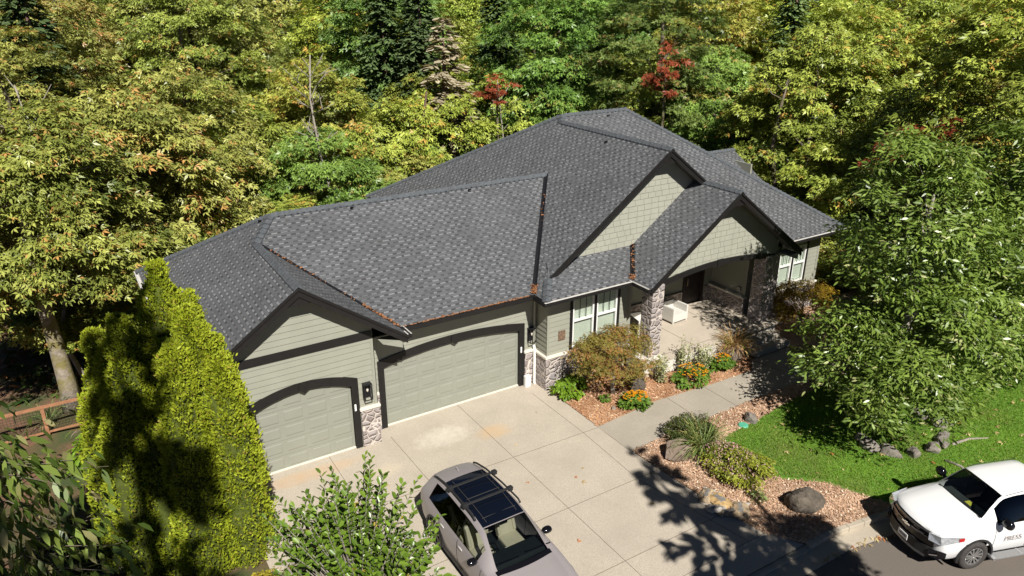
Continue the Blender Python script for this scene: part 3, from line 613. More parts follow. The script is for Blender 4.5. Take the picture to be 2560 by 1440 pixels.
# ------------------------------------------------------------------ vehicles
def crspline(xs, ys, x):
    xs, ys = np.asarray(xs, float), np.asarray(ys, float); i = int(np.clip(np.searchsorted(xs, x)-1, 0, len(xs)-2))
    h = xs[i+1]-xs[i]; t = (x-xs[i])/h
    def sl(k):
        if k == 0: return (ys[1]-ys[0])/(xs[1]-xs[0])
        if k == len(xs)-1: return (ys[-1]-ys[-2])/(xs[-1]-xs[-2])
        a, b = (ys[k]-ys[k-1])/(xs[k]-xs[k-1]), (ys[k+1]-ys[k])/(xs[k+1]-xs[k])
        return 0 if a*b <= 0 else 2*a*b/(a+b)
    m0, m1_ = sl(i)*h, sl(i+1)*h
    return (2*t**3-3*t**2+1)*ys[i]+(t**3-2*t**2+t)*m0+(-2*t**3+3*t**2)*ys[i+1]+(t**3-t**2)*m1_
def car_shell(tab, cuts, wheels, wr, regions, root, paint, bow, seams=(), step=.06):
    """tab rows: s, w, z_bottom, z_belt, z_top, w_top; regions: name -> (s0, s1, j0, j1, mat, parent part)"""
    T = np.array(tab, float); ss = sorted(set([round(float(x), 4) for x in list(np.arange(T[0, 0], T[-1, 0], step))+[T[-1, 0]]+cuts]))
    keep = [ss[0]]
    for x in ss[1:]:
        if x-keep[-1] > .018 or x in cuts or x == ss[-1]:
            if x in cuts and keep[-1] not in cuts and x-keep[-1] < .018: keep.pop()
            keep.append(x)
    ss = keep
    def prof(s):
        w, zb0, zb, zt, wt = [crspline(T[:, 0], T[:, k], s) for k in range(1, 6)]
        h = zt-zb; g = min(1, max(0, h/.45)); wb = w*(.955-.01*g)
        lo = zb0
        P = [(w*.90, lo), (w*.97, lo+.1), (w*.99, lo+(zb-lo)*.4), (w, lo+(zb-lo)*.62), (w*.985, zb-.07), (wb, zb)]
        a = (wb-.012, zb+.03*g+.005); c = (wt, zt-.03-.02*g)
        P += [a, (a[0]+(c[0]-a[0])*.5+.012*g, a[1]+(c[1]-a[1])*.52), (a[0]+(c[0]-a[0])*.86+.006*g, a[1]+(c[1]-a[1])*.88), c, (wt-.055, zt-.008), (wt*.6, zt+.012), (wt*.3, zt+.02), (0, zt+.022)]
        return P
    n = 14; V = []
    for s in ss:
        p = prof(s); w_ = max(q[0] for q in p); bw = crspline(*bow, s); k = lambda l: s-bw*(1-(l/w_)**2); row = [(k(l), -l, z) for l, z in p]+[(k(l), l, z) for l, z in p[-2::-1]]; V.append(row)
    nj = 2*n-1; fl = {}
    def reg(sm_, j):
        jj = j if j < n-1 else 2*n-3-j
        for nm, (s0, s1, j0, j1, *_r) in regions.items():
            if s0 <= sm_ <= s1 and j0 <= jj < j1: return (nm, j < n-1) if j1 < 12 else (nm, True)
        return 'body'
    for i in range(len(ss)-1):
        smid = (ss[i]+ss[i+1])/2
        for j in range(nj-1):
            q = [V[i][j], V[i][j+1], V[i+1][j+1], V[i+1][j]]; c = np.mean(q, 0)
            if abs(c[1]) > .55 and any(math.hypot(c[0]-wx, c[2]-wr) < wr+.075 for wx in wheels): continue
            fl.setdefault(reg(smid, j), []).append(q)
    parts = {}
    def mk(name, quads, mat, par, extra=None):
        bm = bmesh.new()
        for q in quads: 
            try: bm.faces.new([bm.verts.new(v) for v in q])
            except ValueError: pass
        if extra:
            for q in extra: bm.faces.new([bm.verts.new(v) for v in q])
        bmesh.ops.remove_doubles(bm, verts=bm.verts, dist=.0004); bmesh.ops.recalc_face_normals(bm, faces=bm.faces)
        me = bpy.data.meshes.new(name); bm.to_mesh(me); bm.free(); me.materials.append(mat)
        me.polygons.foreach_set('use_smooth', [True]*len(me.polygons)); me.set_sharp_from_angle(angle=R(40))
        o = bpy.data.objects.new(name, me); COL.objects.link(o); o.parent = par; return o
    caps = [V[0], V[-1][::-1]]
    body = mk('body', fl.pop('body'), paint, root, caps)
    for nm, quads in fl.items():
        _, _, _, _, mat, label = regions[nm[0]]
        mk(label, quads, mat, root)
    for sd in (0, 1):
        for s, ja, jb in seams:
            i = min(range(len(ss)), key=lambda k: abs(ss[k]-s)); pts = [V[i][j if sd == 0 else nj-1-j] for j in range(ja, jb)]; pts = [(a, b*1.001, c) for a, b, c in pts]
            mb = MB(); mb.tube(pts, .006, 5); mb.build('door_seam', M_bplas, root)
    return body
def wheel(root, s, l, r, width, side, rim_mat, tyre_mat, dark, spokes=5, rimr=.7):
    M = Matrix.Translation((s, l, r)) @ Matrix.Rotation(R(90)*(-side), 4, 'X')
    mb = MB(); hw = width/2; q = r*rimr
    mb.lathe([(q, -hw*.9), (r*.9, -hw), (r*.985, -hw*.75), (r, -hw*.4), (r, hw*.4), (r*.985, hw*.75), (r*.9, hw), (q, hw*.92), (q*.98, hw*.8)], 36, M)
    w = mb.build('wheel', tyre_mat, root, smooth=True)
    mb = MB(); mb.lathe([(q, hw*.92), (q*.93, hw*.75), (q*.9, hw*.2), (q*.2, hw*.1), (0, hw*.1)], 36, M, 1)
    mb.lathe([(q*1.0, hw*.93), (q*.93, hw*.95), (q*.91, hw*.7)], 36, M, 0)
    for k in range(spokes):
        for dlt in (-.17, .17):
            a = 2*math.pi*k/spokes+dlt; b = 2*math.pi*k/spokes+dlt*1.35
            p0 = M @ Vector((q*.18*math.cos(a), q*.18*math.sin(a), hw*.75)); p1 = M @ Vector((q*.95*math.cos(b), q*.95*math.sin(b), hw*.86))
            mb.beam(p0, p1, .035, .03, M.to_3x3() @ Vector((0, 0, 1)), 0)
    mb.lathe([(0, hw*.85), (q*.22, hw*.82), (q*.25, hw*.3)], 20, M, 0)
    mb.build('rim', [rim_mat, dark], w)
    return w
def arch(root, s, l, r, mat, side, wid=.05, tk=.03):
    mb = MB(); n = 18
    for i in range(n):
        a, b = math.pi*(-.06+1.12*i/n), math.pi*(-.06+1.12*(i+1)/n)
        ro, ri = r+.115, r+.06
        P = lambda q, t, y: (s+q*math.cos(t), l+side*y, r+q*math.sin(t))
        mb.add([P(ri, a, -.12), P(ro, a, -.03), P(ro, b, -.03), P(ri, b, -.12), P(ri, a, .018), P(ro, a, .006), P(ro, b, .006), P(ri, b, .018)], [(0, 1, 2, 3), (7, 6, 5, 4), (0, 3, 7, 4), (1, 5, 6, 2)])
        mb.add([P(ri+.01, a, -.02), P(ri+.01, b, -.02), P(ri+.01, b, -.42), P(ri+.01, a, -.42)], [(0, 1, 2, 3)])
    mb.add([(s-.4, l-side*.42, .1), (s+.4, l-side*.42, .1), (s+.4, l-side*.42, 2*r+.05), (s-.4, l-side*.42, 2*r+.05)], [(0, 1, 2, 3)])
    return mb.build('wheel_arch', mat, root)
def mirror(root, p, side, mat, sz=(.1, .24, .16)):
    mb = MB(); 
    mb.lathe([(0, -1), (.6, -.92), (.9, -.55), (1, 0), (.95, .5), (.7, .88), (0, 1)], 16, Matrix.Translation(p) @ Matrix.Diagonal((sz[0], sz[2]*.62, sz[1]*.55, 1)).to_4x4() if False else Matrix.Translation(p) @ Matrix.Rotation(R(90), 4, 'X') @ Matrix.Diagonal((sz[0], sz[2]*.5, sz[1]*.5, 1)))
    mb.beam((p[0], p[1]-side*sz[1]*.35, p[2]-.05), (p[0]+.02, p[1]-side*(sz[1]*.5+.1), p[2]-.1), .07, .04)
    return mb.build('mirror', mat, root, smooth=True)
def carpaint(name, c, rough=.35, coat=.6):
    return plain(name, c, rough, 0, spec=.5, coat=coat)
M_rubber = plain('tyre_rubber', (.055, .05, .046), .85, .15, 12)
M_bplas = plain('black_plastic', (.022, .022, .023), .55, .1)
M_gblk = plain('gloss_black', (.006, .006, .008), .12, 0, spec=.5)
M_chrome = plain('chrome', (.75, .75, .76), .15, 0, metal=1)
M_alloy = plain('machined_alloy', (.55, .55, .55), .3, 0, metal=.8)
M_wglass = glass_mat('windscreen_glass', (.9, .95, .93), .72)
M_tint = glass_mat('tinted_glass', (.2, .22, .22), .4)
M_rglass = plain('roof_glass', (.004, .006, .012), .04, 0, spec=.7)
M_cream = plain('cream_leather', (.5, .45, .33), .55, .06)
M_dash = plain('dashboard', (.012, .016, .018), .5, .1)
M_lens = plain('headlamp_lens', (.55, .57, .6), .08, .3, 18, metal=.5)
M_red = plain('red_lens', (.45, .02, .02), .15, 0)
def seat(root, s, l, mat, w=.5):
    mb = MB(); mb.bx(s-.28, s+.24, l-w/2, l+w/2, .52, .66); M = Matrix.Translation((s+.24, l, .62)) @ Matrix.Rotation(R(22), 4, 'Y')
    mb.bx(-.06, .07, -w/2, w/2, 0, .56, 0, M); mb.bx(-.05, .05, -w*.26, w*.26, .58, .78, 0, M); mb.bx(-.1, 0, -w/2, -w/2+.08, .05, .5, 0, M); mb.bx(-.1, 0, w/2-.08, w/2, .05, .5, 0, M)
    return mb.build('seat', mat, root, bevel=.03)
def place(root, x, y, z, ang): root.location = (x, y, z); root.rotation_euler = (0, 0, ang)

# --- estate SUV on the driveway: local s runs rearwards, l to local +Y
suv = empty('parked_car', (0, 0, 0), 'pale warm grey crossover with black roof glass and two roof bars, parked on the driveway', 'car')
P_suv = carpaint('warm_grey_paint', (.285, .257, .258), .4, .35)
tab = [(0, .66, .30, .60, .68, .5), (.1, .82, .26, .74, .80, .6), (.45, .92, .24, .87, .925, .66), (1.0, .945, .24, .955, 1.01, .70), (1.4, .95, .24, .995, 1.07, .715), (1.8, .952, .24, 1.01, 1.35, .66), (2.2, .952, .24, 1.02, 1.585, .60), (2.8, .952, .24, 1.03, 1.665, .595), (3.5, .952, .24, 1.06, 1.66, .585), (4.05, .945, .26, 1.10, 1.60, .575), (4.4, .93, .3, 1.13, 1.52, .565), (4.66, .90, .34, 1.13, 1.41, .55), (4.8, .86, .42, 1.06, 1.12, .6), (4.88, .76, .46, .88, .95, .55)]
reg = {'ws': (1.42, 2.2, 10, 14, M_wglass, 'windscreen'), 'rg': (2.22, 4.02, 10, 14, M_rglass, 'roof_glass'), 'sgf': (1.86, 2.68, 6, 8, M_wglass, 'side_window'), 'sgr': (2.74, 4.25, 6, 8, M_tint, 'side_window'), 'rw': (4.67, 4.79, 10, 14, M_tint, 'rear_window'), 'cw': (1.3, 1.42, 9, 14, M_gblk, 'cowl_panel'), 'ap': (2.68, 2.74, 6, 8, M_gblk, 'pillar')}
body = car_shell(tab, [1.3, 1.42, 1.86, 2.2, 2.22, 2.68, 2.74, 4.02, 4.25, 4.67, 4.79], [.88, 3.86], .37, reg, suv, P_suv, ([0, .3, 1.3, 2.2, 2.6, 4.0, 4.9], [.2, .16, .17, .09, .03, -.03, -.12]), ((1.62, 1, 6), (2.71, 1, 6), (3.6, 3, 6)))
for s in (.88, 3.86):
    for sd in (-1, 1): wheel(suv, s, sd*.82, .37, .25, sd, M_gblk, M_rubber, M_bplas, 5, .68); arch(suv, s, sd*.945, .37, M_bplas, sd)
for sd in (-1, 1):
    mb = MB(); pts = [(2.4, 1.64), (2.5, 1.70), (3.2, 1.71), (3.95, 1.655), (4.4, 1.55), (4.55, 1.48)]
    mb.tube([(s, sd*(.60-.01*max(0, s-2.6)/.4), z) for s, z in pts], .024, 8); mb.build('roof_rail', M_bplas, suv, smooth=True)
    mirror(suv, (1.87, sd*1.0, 1.06), sd, M_gblk)
    mb = MB(); mb.bx(1.25, 3.45, sd*.86-.08, sd*.86+.08, .2, .36); mb.build('sill_cladding', M_bplas, suv, bevel=.03)
    for s in (2.52, 3.42):
        mb = MB(); mb.lathe([(0, -.01), (.8, 0), (1, .35), (.8, .6), (0, .7)], 14, Matrix.Translation((s, sd*.945, .93)) @ Matrix.Rotation(R(-90*sd), 4, 'X') @ Matrix.Diagonal((.11, .035, .035, 1))); mb.build('door_handle', plain('handle_paint', (.55, .52, .51), .3, 0), suv, smooth=True)
for s in (2.86, 3.6):
    mb = MB(); mb.beam((s, -.68, 1.765), (s, .68, 1.765), .075, .035); mb.bx(s-.055, s+.055, -.66, -.54, 1.70, 1.80); mb.bx(s-.055, s+.055, .54, .66, 1.70, 1.80); mb.build('roof_bar', M_bplas, suv, bevel=.012)
mb = MB(); mb.prism([(4.25, -.012, 1.56), (4.45, -.02, 1.52), (4.43, 0, 1.62)], (0, .024, 0)); mb.build('antenna_fin', P_suv, suv)
mb = MB()
for l in (-.40, .40): mb.beam((2.25, l*1.0, 1.62), (2.8, l*1.02, 1.69), .012, .012); mb.beam((2.8, l*1.02, 1.69), (3.9, l, 1.676), .012, .012)
mb.beam((2.38, -.44, 1.645), (2.38, .44, 1.645), .012, .012); mb.beam((3.1, -.44, 1.69), (3.1, .44, 1.69), .012, .012); mb.build('roof_seam', plain('seam_grey', (.05, .048, .047), .5, 0), suv)
for l in (-.4, .4): seat(suv, 2.45, l, M_cream)
seat(suv, 3.3, 0, M_cream, 1.25)
mb = MB(); mb.bx(1.45, 1.95, -.74, .74, .82, 1.0); mb.bx(1.95, 2.6, -.13, .13, .45, .68); mb.build('dashboard', M_dash, suv, bevel=.06)
mb = MB(); mb.bx(1.5, 4.2, -.8, .8, .38, .42); mb.bx(4.1, 4.2, -.8, .8, .4, 1.1); mb.build('cabin_floor', M_dash, suv)
mb = MB(); mb.lathe([(.165, -.015), (.18, 0), (.165, .015), (.15, 0), (.165, -.015)], 24, Matrix.Translation((2.02, .4, .98)) @ Matrix.Rotation(R(-65), 4, 'Y')); mb.beam((2.02, .25, .98), (2.02, .55, .98), .03, .02); mb.build('steering_wheel', M_gblk, suv, smooth=True)
mb = MB(); mb.bx(2.0, 2.1, -.08, .0, .72, .82); mb.build('cup', M_white, suv)
mb = MB(); mb.bx(2.16, 2.2, -.1, .1, 1.46, 1.53); mb.build('rear_view_mirror', M_gblk, suv)
for l in (-.5, .35): 
    mb = MB(); mb.beam((1.44, l-.3, 1.1), (1.47, l+.33, 1.11), .02, .02); mb.build('wiper', M_gblk, suv)
for sd in (-1, 1):
    mb = MB(); mb.bx(.16, .42, sd*.72-.1, sd*.72+.1, .70, .76); mb.build('headlight', M_lens, suv, bevel=.02)
    mb = MB(); mb.bx(4.56, 4.66, sd*.74-.12, sd*.74+.12, .95, 1.06); mb.build('tail_light', M_red, suv, bevel=.02)
place(suv, .335, -8.86, .006, R(90))

# --- white pickup on the street
trk = empty('pickup_truck', (0, 0, 0), 'white crew cab pickup with black grille and lettered front door, parked at the kerb', 'pickup truck')
P_trk = carpaint('white_paint', (.80, .80, .80), .3, .5)
tab = [(.27, .72, .44, .80, 1.02, .60), (.33, .85, .40, .94, 1.07, .66), (.47, .92, .38, 1.02, 1.115, .70), (.8, .94, .36, 1.08, 1.165, .73), (1.22, .945, .36, 1.12, 1.23, .735), (1.47, .945, .36, 1.14, 1.28, .74), (1.75, .945, .36, 1.14, 1.53, .68), (2.06, .945, .36, 1.145, 1.755, .62), (2.45, .945, .36, 1.15, 1.80, .615), (3.3, .945, .36, 1.15, 1.80, .61), (3.62, .945, .36, 1.15, 1.74, .60), (3.72, .945, .36, 1.15, 1.2, .6), (3.76, .945, .36, 1.1, 1.12, .62)]
reg = {'ws': (1.5, 2.06, 10, 14, M_wglass, 'windscreen'), 'sgf': (1.78, 2.62, 6, 9, M_tint, 'side_window'), 'sgr': (2.72, 3.45, 6, 9, M_tint, 'side_window'), 'rw': (3.64, 3.71, 10, 14, M_tint, 'rear_window')}
car_shell(tab, [1.5, 1.78, 2.06, 2.62, 2.72, 3.45, 3.64, 3.71], [1.26, 4.4], .395, reg, trk, P_trk, ([0, .3, 1.4, 2.06, 2.6, 3.8], [.16, .15, .12, .06, .02, 0]), ((1.72, 1, 6), (2.67, 1, 6)))
for s in (1.26, 4.4):
    for sd in (-1, 1): wheel(trk, s, sd*.815, .395, .265, sd, M_alloy, M_rubber, M_bplas, 6, .62); arch(trk, s, sd*.94, .395, M_bplas, sd)
mb = MB()
for sd in (-1, 1): mb.bx(3.8, 5.35, sd*.87-.07, sd*.87+.07, .78, 1.12)
mb.bx(3.8, 3.88, -.8, .8, .6, 1.12); mb.bx(5.28, 5.38, -.94, .94, .5, 1.12); mb.build('truck_bed', P_trk, trk, bevel=.02)
mb = MB(); mb.bx(3.88, 5.28, -.8, .8, .6, .66); mb.build('bed_floor', M_bplas, trk)
for sd in (-1, 1):
    mirror(trk, (1.83, sd*1.06, 1.34), sd, M_gblk, (.11, .26, .24))
    mb = MB(); mb.bx(1.75, 3.3, sd*1.0-.1, sd*1.0+.1, .34, .385); o = mb.build('running_board', plain('ribbed_step', (.22, .22, .22), .5, .3, 60), trk, bevel=.01)
    mb = MB(); mb.bx(1.65, 1.75, sd*1.0-.1, sd*1.0+.1, .33, .39); mb.bx(2.45, 2.5, sd*1.0-.1, sd*1.0+.1, .386, .392); mb.build('step_end', M_alloy, o)
    # swept headlight with dark bezel and red marker at its tip
    y = lambda q: sd*q
    mb = MB(); mb.add([(.155, y(.60), 1.03), (.26, y(.84), 1.065), (.80, y(.965), 1.06), (.78, y(.975), .95), (.27, y(.90), .86), (.11, y(.66), .88), (.4, y(.6), 1.0), (.5, y(.7), .9)], [(0, 1, 4, 5), (1, 2, 3, 4), (0, 6, 5), (6, 7, 5), (0, 1, 6), (1, 2, 7, 6)])
    hl = mb.build('headlight', M_lens, trk)
    mb = MB(); mb.add([(.68, y(.955), 1.04), (.82, y(.972), 1.05), (.80, y(.98), .96), (.68, y(.966), .95)], [(0, 1, 2, 3)]); mb.build('marker_lens', M_red, hl)
    mb = MB(); mb.prism([(.2, y(.66), .60), (.34, y(.87), .66), (.46, y(.925), .62), (.46, y(.925), .47), (.32, y(.86), .42), (.19, y(.68), .44)], (-.035, 0, 0)); fg = mb.build('fog_lamp_pocket', M_gblk, trk, bevel=.01)
    mb = MB(); mb.beam((.16, y(.73), .5), (.27, y(.85), .55), .03, .03); mb.build('fog_lamp', M_chrome, fg)
mb = MB()
L = [(.085, -.0), (.12, .35), (.2, .6), (.26, .70)]
def strip(mb, z0, z1, off_, wmax=.70):
    pts = [(s-off_, l) for s, l in L if l <= wmax]; pts = [(s, -l) for s, l in pts[::-1]]+pts[1:]
    for (s0, l0), (s1, l1) in zip(pts[:-1], pts[1:]): mb.add([(s0, l0, z0), (s1, l1, z0), (s1, l1, z1), (s0, l0, z1), (s0+.07, l0, z0), (s1+.07, l1, z0), (s1+.07, l1, z1), (s0+.07, l0, z1)], [(0, 1, 2, 3), (3, 2, 6, 7), (0, 4, 5, 1), (4, 7, 6, 5)])
strip(mb, .64, 1.02, .0); gr = mb.build('grille', M_gblk, trk)
mb = MB(); strip(mb, .85, .885, .025); strip(mb, .985, 1.015, .02); mb.build('grille_bar', plain('dark_chrome', (.2, .2, .21), .25, 0, metal=.8), gr)
mb = MB(); mb.bx(.035, .06, -.13, .13, .845, .89); mb.bx(.035, .06, -.045, .045, .825, .91); mb.build('emblem', M_chrome, gr, bevel=.005)
mb = MB(); strip(mb, .38, .635, .035); mb.build('front_bumper', M_bplas, trk)
mb = MB(); strip(mb, .30, .37, .02, .62); mb.build('skid_plate', plain('grey_skid', (.3, .3, .3), .4, .1), trk)
mb = MB(); mb.bx(.02, .035, -.155, .155, .45, .60); pl = mb.build('number_plate', M_white, trk)
mb = MB(); mb.bx(.016, .02, -.11, .11, .505, .555); mb.build('plate_characters', plain('plate_ink', (.25, .27, .33), .6, .5, 40), pl)
for l in (-.38, .38): seat(trk, 2.6, l, M_dash)
mb = MB(); mb.bx(1.55, 2.0, -.78, .78, .9, 1.1); mb.build('dashboard', plain('grey_dash', (.05, .06, .06), .6, .1), trk, bevel=.06)
mb = MB(); mb.bx(1.75, 1.9, -.05, .12, 1.1, 1.112); mb.build('yellow_note', plain('yellow_paper', (.7, .65, .08), .7, 0), trk)
mb = MB(); mb.bx(1.6, 3.6, -.8, .8, .5, .54); mb.bx(3.5, 3.6, -.8, .8, .5, 1.15); mb.build('cabin_floor', M_dash, trk)
mb = MB(); mb.bx(2.0, 2.04, -.12, .12, 1.58, 1.66); mb.build('rear_view_mirror', M_gblk, trk)
mb = MB()
mb.beam((1.44, -.66, 1.285), (1.44, .66, 1.285), .05, .015); mb.build('cowl_panel', M_bplas, trk)
mb = MB()
for sd in (-1, 1): mb.tube([(2.1, sd*.6, 1.775), (2.6, sd*.585, 1.815), (3.5, sd*.58, 1.80)], .007, 6)
mb.build('roof_seam', M_bplas, trk)
def lettering(txt, size, loc, rot, mat, par, name='lettering'):
    cu = bpy.data.curves.new(name, 'FONT'); cu.body = txt; cu.size = size; cu.extrude = .002; cu.align_x = 'LEFT'
    o = bpy.data.objects.new(name, cu); COL.objects.link(o); dg = bpy.context.evaluated_depsgraph_get(); me = bpy.data.meshes.new_from_object(o.evaluated_get(dg)); bpy.data.objects.remove(o)
    me.materials.append(mat) if not len(me.materials) else None
    o = bpy.data.objects.new(name, me); COL.objects.link(o); o.location = loc; o.rotation_euler = rot; o.parent = par; return o
# local +l side faces the camera after the truck is turned
lt = plain('faded_lettering', (.42, .38, .38), .6, 0)
lettering('PRESS', .2, (1.98, -.962, .74), (R(90), 0, 0), lt, trk)
mb = MB(); mb.bx(2.75, 2.95, -.964, -.958, .64, .67); mb.build('red_underline', plain('faded_red', (.6, .2, .2), .6, 0), trk)
place(trk, 9.126, -11.062, -.13, R(-19.5))
# ------------------------------------------------------------------ foliage toolkit
TPL = {   # leaf templates: vertices (along, across, lift) and faces
 'maple': ([(0, 0, 0), (.42, .17, .03), (1, 0, -.12), (.42, -.17, .03), (.30, .30, .02), (.48, .62, -.1), (.12, .42, 0), (.30, -.30, .02), (.48, -.62, -.1), (.12, -.42, 0)], [(0, 3, 2, 1), (0, 4, 5, 6), (0, 9, 8, 7)]),
 'oval': ([(0, 0, 0), (.28, .23, .06), (.72, .25, .05), (1, 0, -.06), (.72, -.25, .05), (.28, -.23, .06), (.5, 0, -.02)], [(0, 6, 2, 1), (6, 3, 2), (0, 5, 4, 6), (6, 4, 3)]),
 'long': ([(0, 0, 0), (.4, .13, .03), (1, 0, -.2), (.4, -.13, .03)], [(0, 3, 2, 1)]),
 'lance': ([(0, 0, 0), (.3, .14, .04), (.65, .13, 0), (1, 0, -.16), (.65, -.13, 0), (.3, -.14, .04)], [(0, 5, 4, 3, 2, 1)]),
 'spray': ([(0, 0, 0), (.4, .22, .0), (1, .05, 0), (.75, -.2, 0), (.3, -.2, 0)], [(0, 4, 3, 2, 1)]),
 'blade': ([(0, .035, 0), (.55, .03, .06), (1, 0, -.1), (.55, -.03, .06), (0, -.035, 0)], [(0, 4, 3, 1), (1, 3, 2)]),
}
def leaves_mesh(name, P, A, N, size, tpl, tone, mat):
    """P points, A axis dirs, N normals (n,3), size (n,), tone (n,3)"""
    tv, tf = TPL[tpl]; tv = np.array(tv, float); n = len(P); k = len(tv)
    A = A/np.linalg.norm(A, axis=1, keepdims=True); B = np.cross(N, A); B /= np.linalg.norm(B, axis=1, keepdims=True)+1e-9; C = np.cross(A, B)
    V = P[:, None, :]+size[:, None, None]*(tv[None, :, 0:1]*A[:, None, :]+tv[None, :, 1:2]*B[:, None, :]+tv[None, :, 2:3]*C[:, None, :])
    lt_ = np.array([len(f) for f in tf]); fl = np.concatenate([np.array(f) for f in tf])
    idx = (np.arange(n)[:, None]*k+fl[None, :]).ravel(); st = np.concatenate([[0], np.cumsum(np.tile(lt_, n))[:-1]])
    me = bpy.data.meshes.new(name); me.vertices.add(n*k); me.vertices.foreach_set('co', V.astype(np.float32).ravel())
    me.loops.add(len(idx)); me.loops.foreach_set('vertex_index', idx.astype(np.int32)); me.polygons.add(n*len(tf)); me.polygons.foreach_set('loop_start', st.astype(np.int32))
    ca = me.color_attributes.new('tone', 'FLOAT_COLOR', 'POINT'); c = np.ones((n, k, 4), np.float32); c[:, :, :3] = tone[:, None, :]; ca.data.foreach_set('color', c.ravel())
    me.update(calc_edges=True); me.materials.append(mat); return me
def mesh_obj(name, me, parent=None, loc=None):
    o = bpy.data.objects.new(name, me); COL.objects.link(o)
    if parent: o.parent = parent
    if loc: o.location = loc
    return o
def leaf_mat(name, dark, light, hot, trans=.35, rough=.5, spec=.35, use_obj=False):
    """tone.r mixes dark-light leaf colour, tone.g > threshold turns single leaves to the autumn colour"""
    t = NT(name); at = t.n('Attribute', attribute_name='tone'); s = t.n('SeparateColor'); t.l(at.outputs['Color'], s.inputs[0])
    k = t.mix(s.outputs[0], dark, light); k = t.mix(s.outputs[1], k, hot)
    if use_obj:
        oi = t.n('ObjectInfo'); k = t.mix(1, k, oi.outputs['Color'], 'MULTIPLY')
    t.base(k); t.rough(rough); t.b.inputs['Specular IOR Level'].default_value = spec
    tr = t.n('BsdfTranslucent'); k2 = t.mix(1, k, (1.0, 1.0, .45), 'MULTIPLY'); t.l(k2, tr.inputs[0])
    mx = t.n('MixShader'); mx.inputs[0].default_value = trans; t.l(t.b.outputs[0], mx.inputs[1]); t.l(tr.outputs[0], mx.inputs[2]); t.l(mx.outputs[0], t.out.inputs[0])
    return t.m
def unit(v): return v/(np.linalg.norm(v, axis=-1, keepdims=True)+1e-9)
def crown_arrays(rs, rx, ry, rz, nc, nl, rc, leaf, flat=.45, droop=.35, inner=.55, hot=.0, lumps=5, bias=.1, up=.6, hotc=.3, sag=.7, dn=.75):
    """clumps on a lumpy ellipsoid; leaves spread over each clump's upper side.  Centre of the crown at the origin."""
    D = unit(rs.normal(size=(nc*3, 3))); D = D[D[:, 2] > -.62+bias*rs.random(len(D))][:nc]; nc = len(D)
    L = unit(rs.normal(size=(lumps, 3))); lump = 1+.22*np.max(np.clip((D @ L.T-.55)/.45, 0, 1), 1)-.10
    rad = lump*(inner+(1-inner)*rs.random(nc)**.45)
    C = D*np.array([rx, ry, rz])*rad[:, None]
    cr = rc*(.65+.7*rs.random(nc))
    M = nc*nl; ci = np.repeat(np.arange(nc), nl)
    q = unit(rs.normal(size=(M, 3))); q[:, 2] = np.abs(q[:, 2])*1.0-.25; rr = rs.random(M)**.5
    off_ = q*rr[:, None]*cr[ci][:, None]*np.array([1, 1, flat]); P = C[ci]+off_
    P[:, 2] -= droop*(np.hypot(off_[:, 0], off_[:, 1])**2)/(cr[ci]+.01)*sag
    out = unit(D[ci]*np.array([1, 1, .3])+.9*unit(off_*np.array([1, 1, .2]))+.5*rs.normal(size=(M, 3)))
    A = out.copy(); A[:, 2] = A[:, 2]*.5-droop
    N = unit(np.array([0, 0, up])+dn*D[ci]+.5*rs.normal(size=(M, 3)))
    ct = rs.random(nc); tone = np.zeros((M, 3)); tone[:, 0] = np.clip(.55*ct[ci]+.45*rs.random(M), 0, 1)
    hc = (rs.random(nc) < hotc); tone[:, 1] = np.where(rs.random(M) < hot*(.25+1.9*hc[ci]), .5+.5*rs.random(M), 0)
    return P, A, N, leaf*(.65+.6*rs.random(M)), tone, C, cr
def bark(name, c, moss=None):
    t = NT(name); co = t.coord(); k = t.ramp(t.noise(5, 6, co, .7), [(.35, tuple(q*.5 for q in c)), (.65, c)])
    if moss: k = t.mix(t.ramp(t.noise(1.6, 4, co), [(.45, (0, 0, 0)), (.6, (1, 1, 1))]), k, moss)
    t.base(k); t.rough(.95); t.bump(t.noise(9, 5, co, .7), .8, .05); return t.m
M_bark = bark('grey_bark', (.24, .19, .15), (.13, .13, .05)); M_bark_pale = bark('pale_bark', (.42, .37, .31)); M_bark_brown = bark('brown_bark', (.17, .105, .08))
def trunk_mesh(rs, base_r, h, C, nl=9, mat=None, lean=.04, spread=True, name='trunk', center=None):
    """tapered trunk from the base (0,0,0) to height h with limbs running to clump centres C (same space)"""
    mb = MB(); k = 9; pts = []; rad = []
    ang = rs.random()*6.28
    for i in range(k+1):
        u = i/k; pts.append((lean*h*u*math.cos(ang)+.15*math.sin(u*7+ang)*base_r*3*u, lean*h*u*math.sin(ang)+.15*math.cos(u*6)*base_r*3*u, h*u)); rad.append(base_r*(1.25-.25*min(1, u*8))*(1-.85*u)+.01)
    mb.tube(pts, rad, 9)
    if len(C):
        for j in rs.choice(len(C), min(nl, len(C)), replace=False):
            c = C[j]; u = min(.92, max(.25, (c[2]-.35*math.hypot(c[0], c[1]))/h)); i = int(u*k); a = np.array(pts[i]); r0 = rad[i]*.5
            mid = a+(c-a)*.5+np.array([0, 0, .12*np.linalg.norm(c-a)]); mid2 = a+(c-a)*.25+np.array([0, 0, .05*np.linalg.norm(c-a)])
            mb.tube([a, mid2, mid, c], [r0, r0*.75, r0*.5, r0*.15], 6)
    o = mb.build(name, mat or M_bark, smooth=True); me = o.data; bpy.data.objects.remove(o); return me
def make_plant(name, label, cat, loc, crown_me, trunk_me=None, group=None, rz=0, scale=1, cname='crown'):
    r = empty(name, loc, label, cat, rz, group); r.scale = (scale,)*3 if not hasattr(scale, '__len__') else scale
    c = mesh_obj(cname, crown_me, r)
    if trunk_me: mesh_obj('trunk', trunk_me, r)
    return r
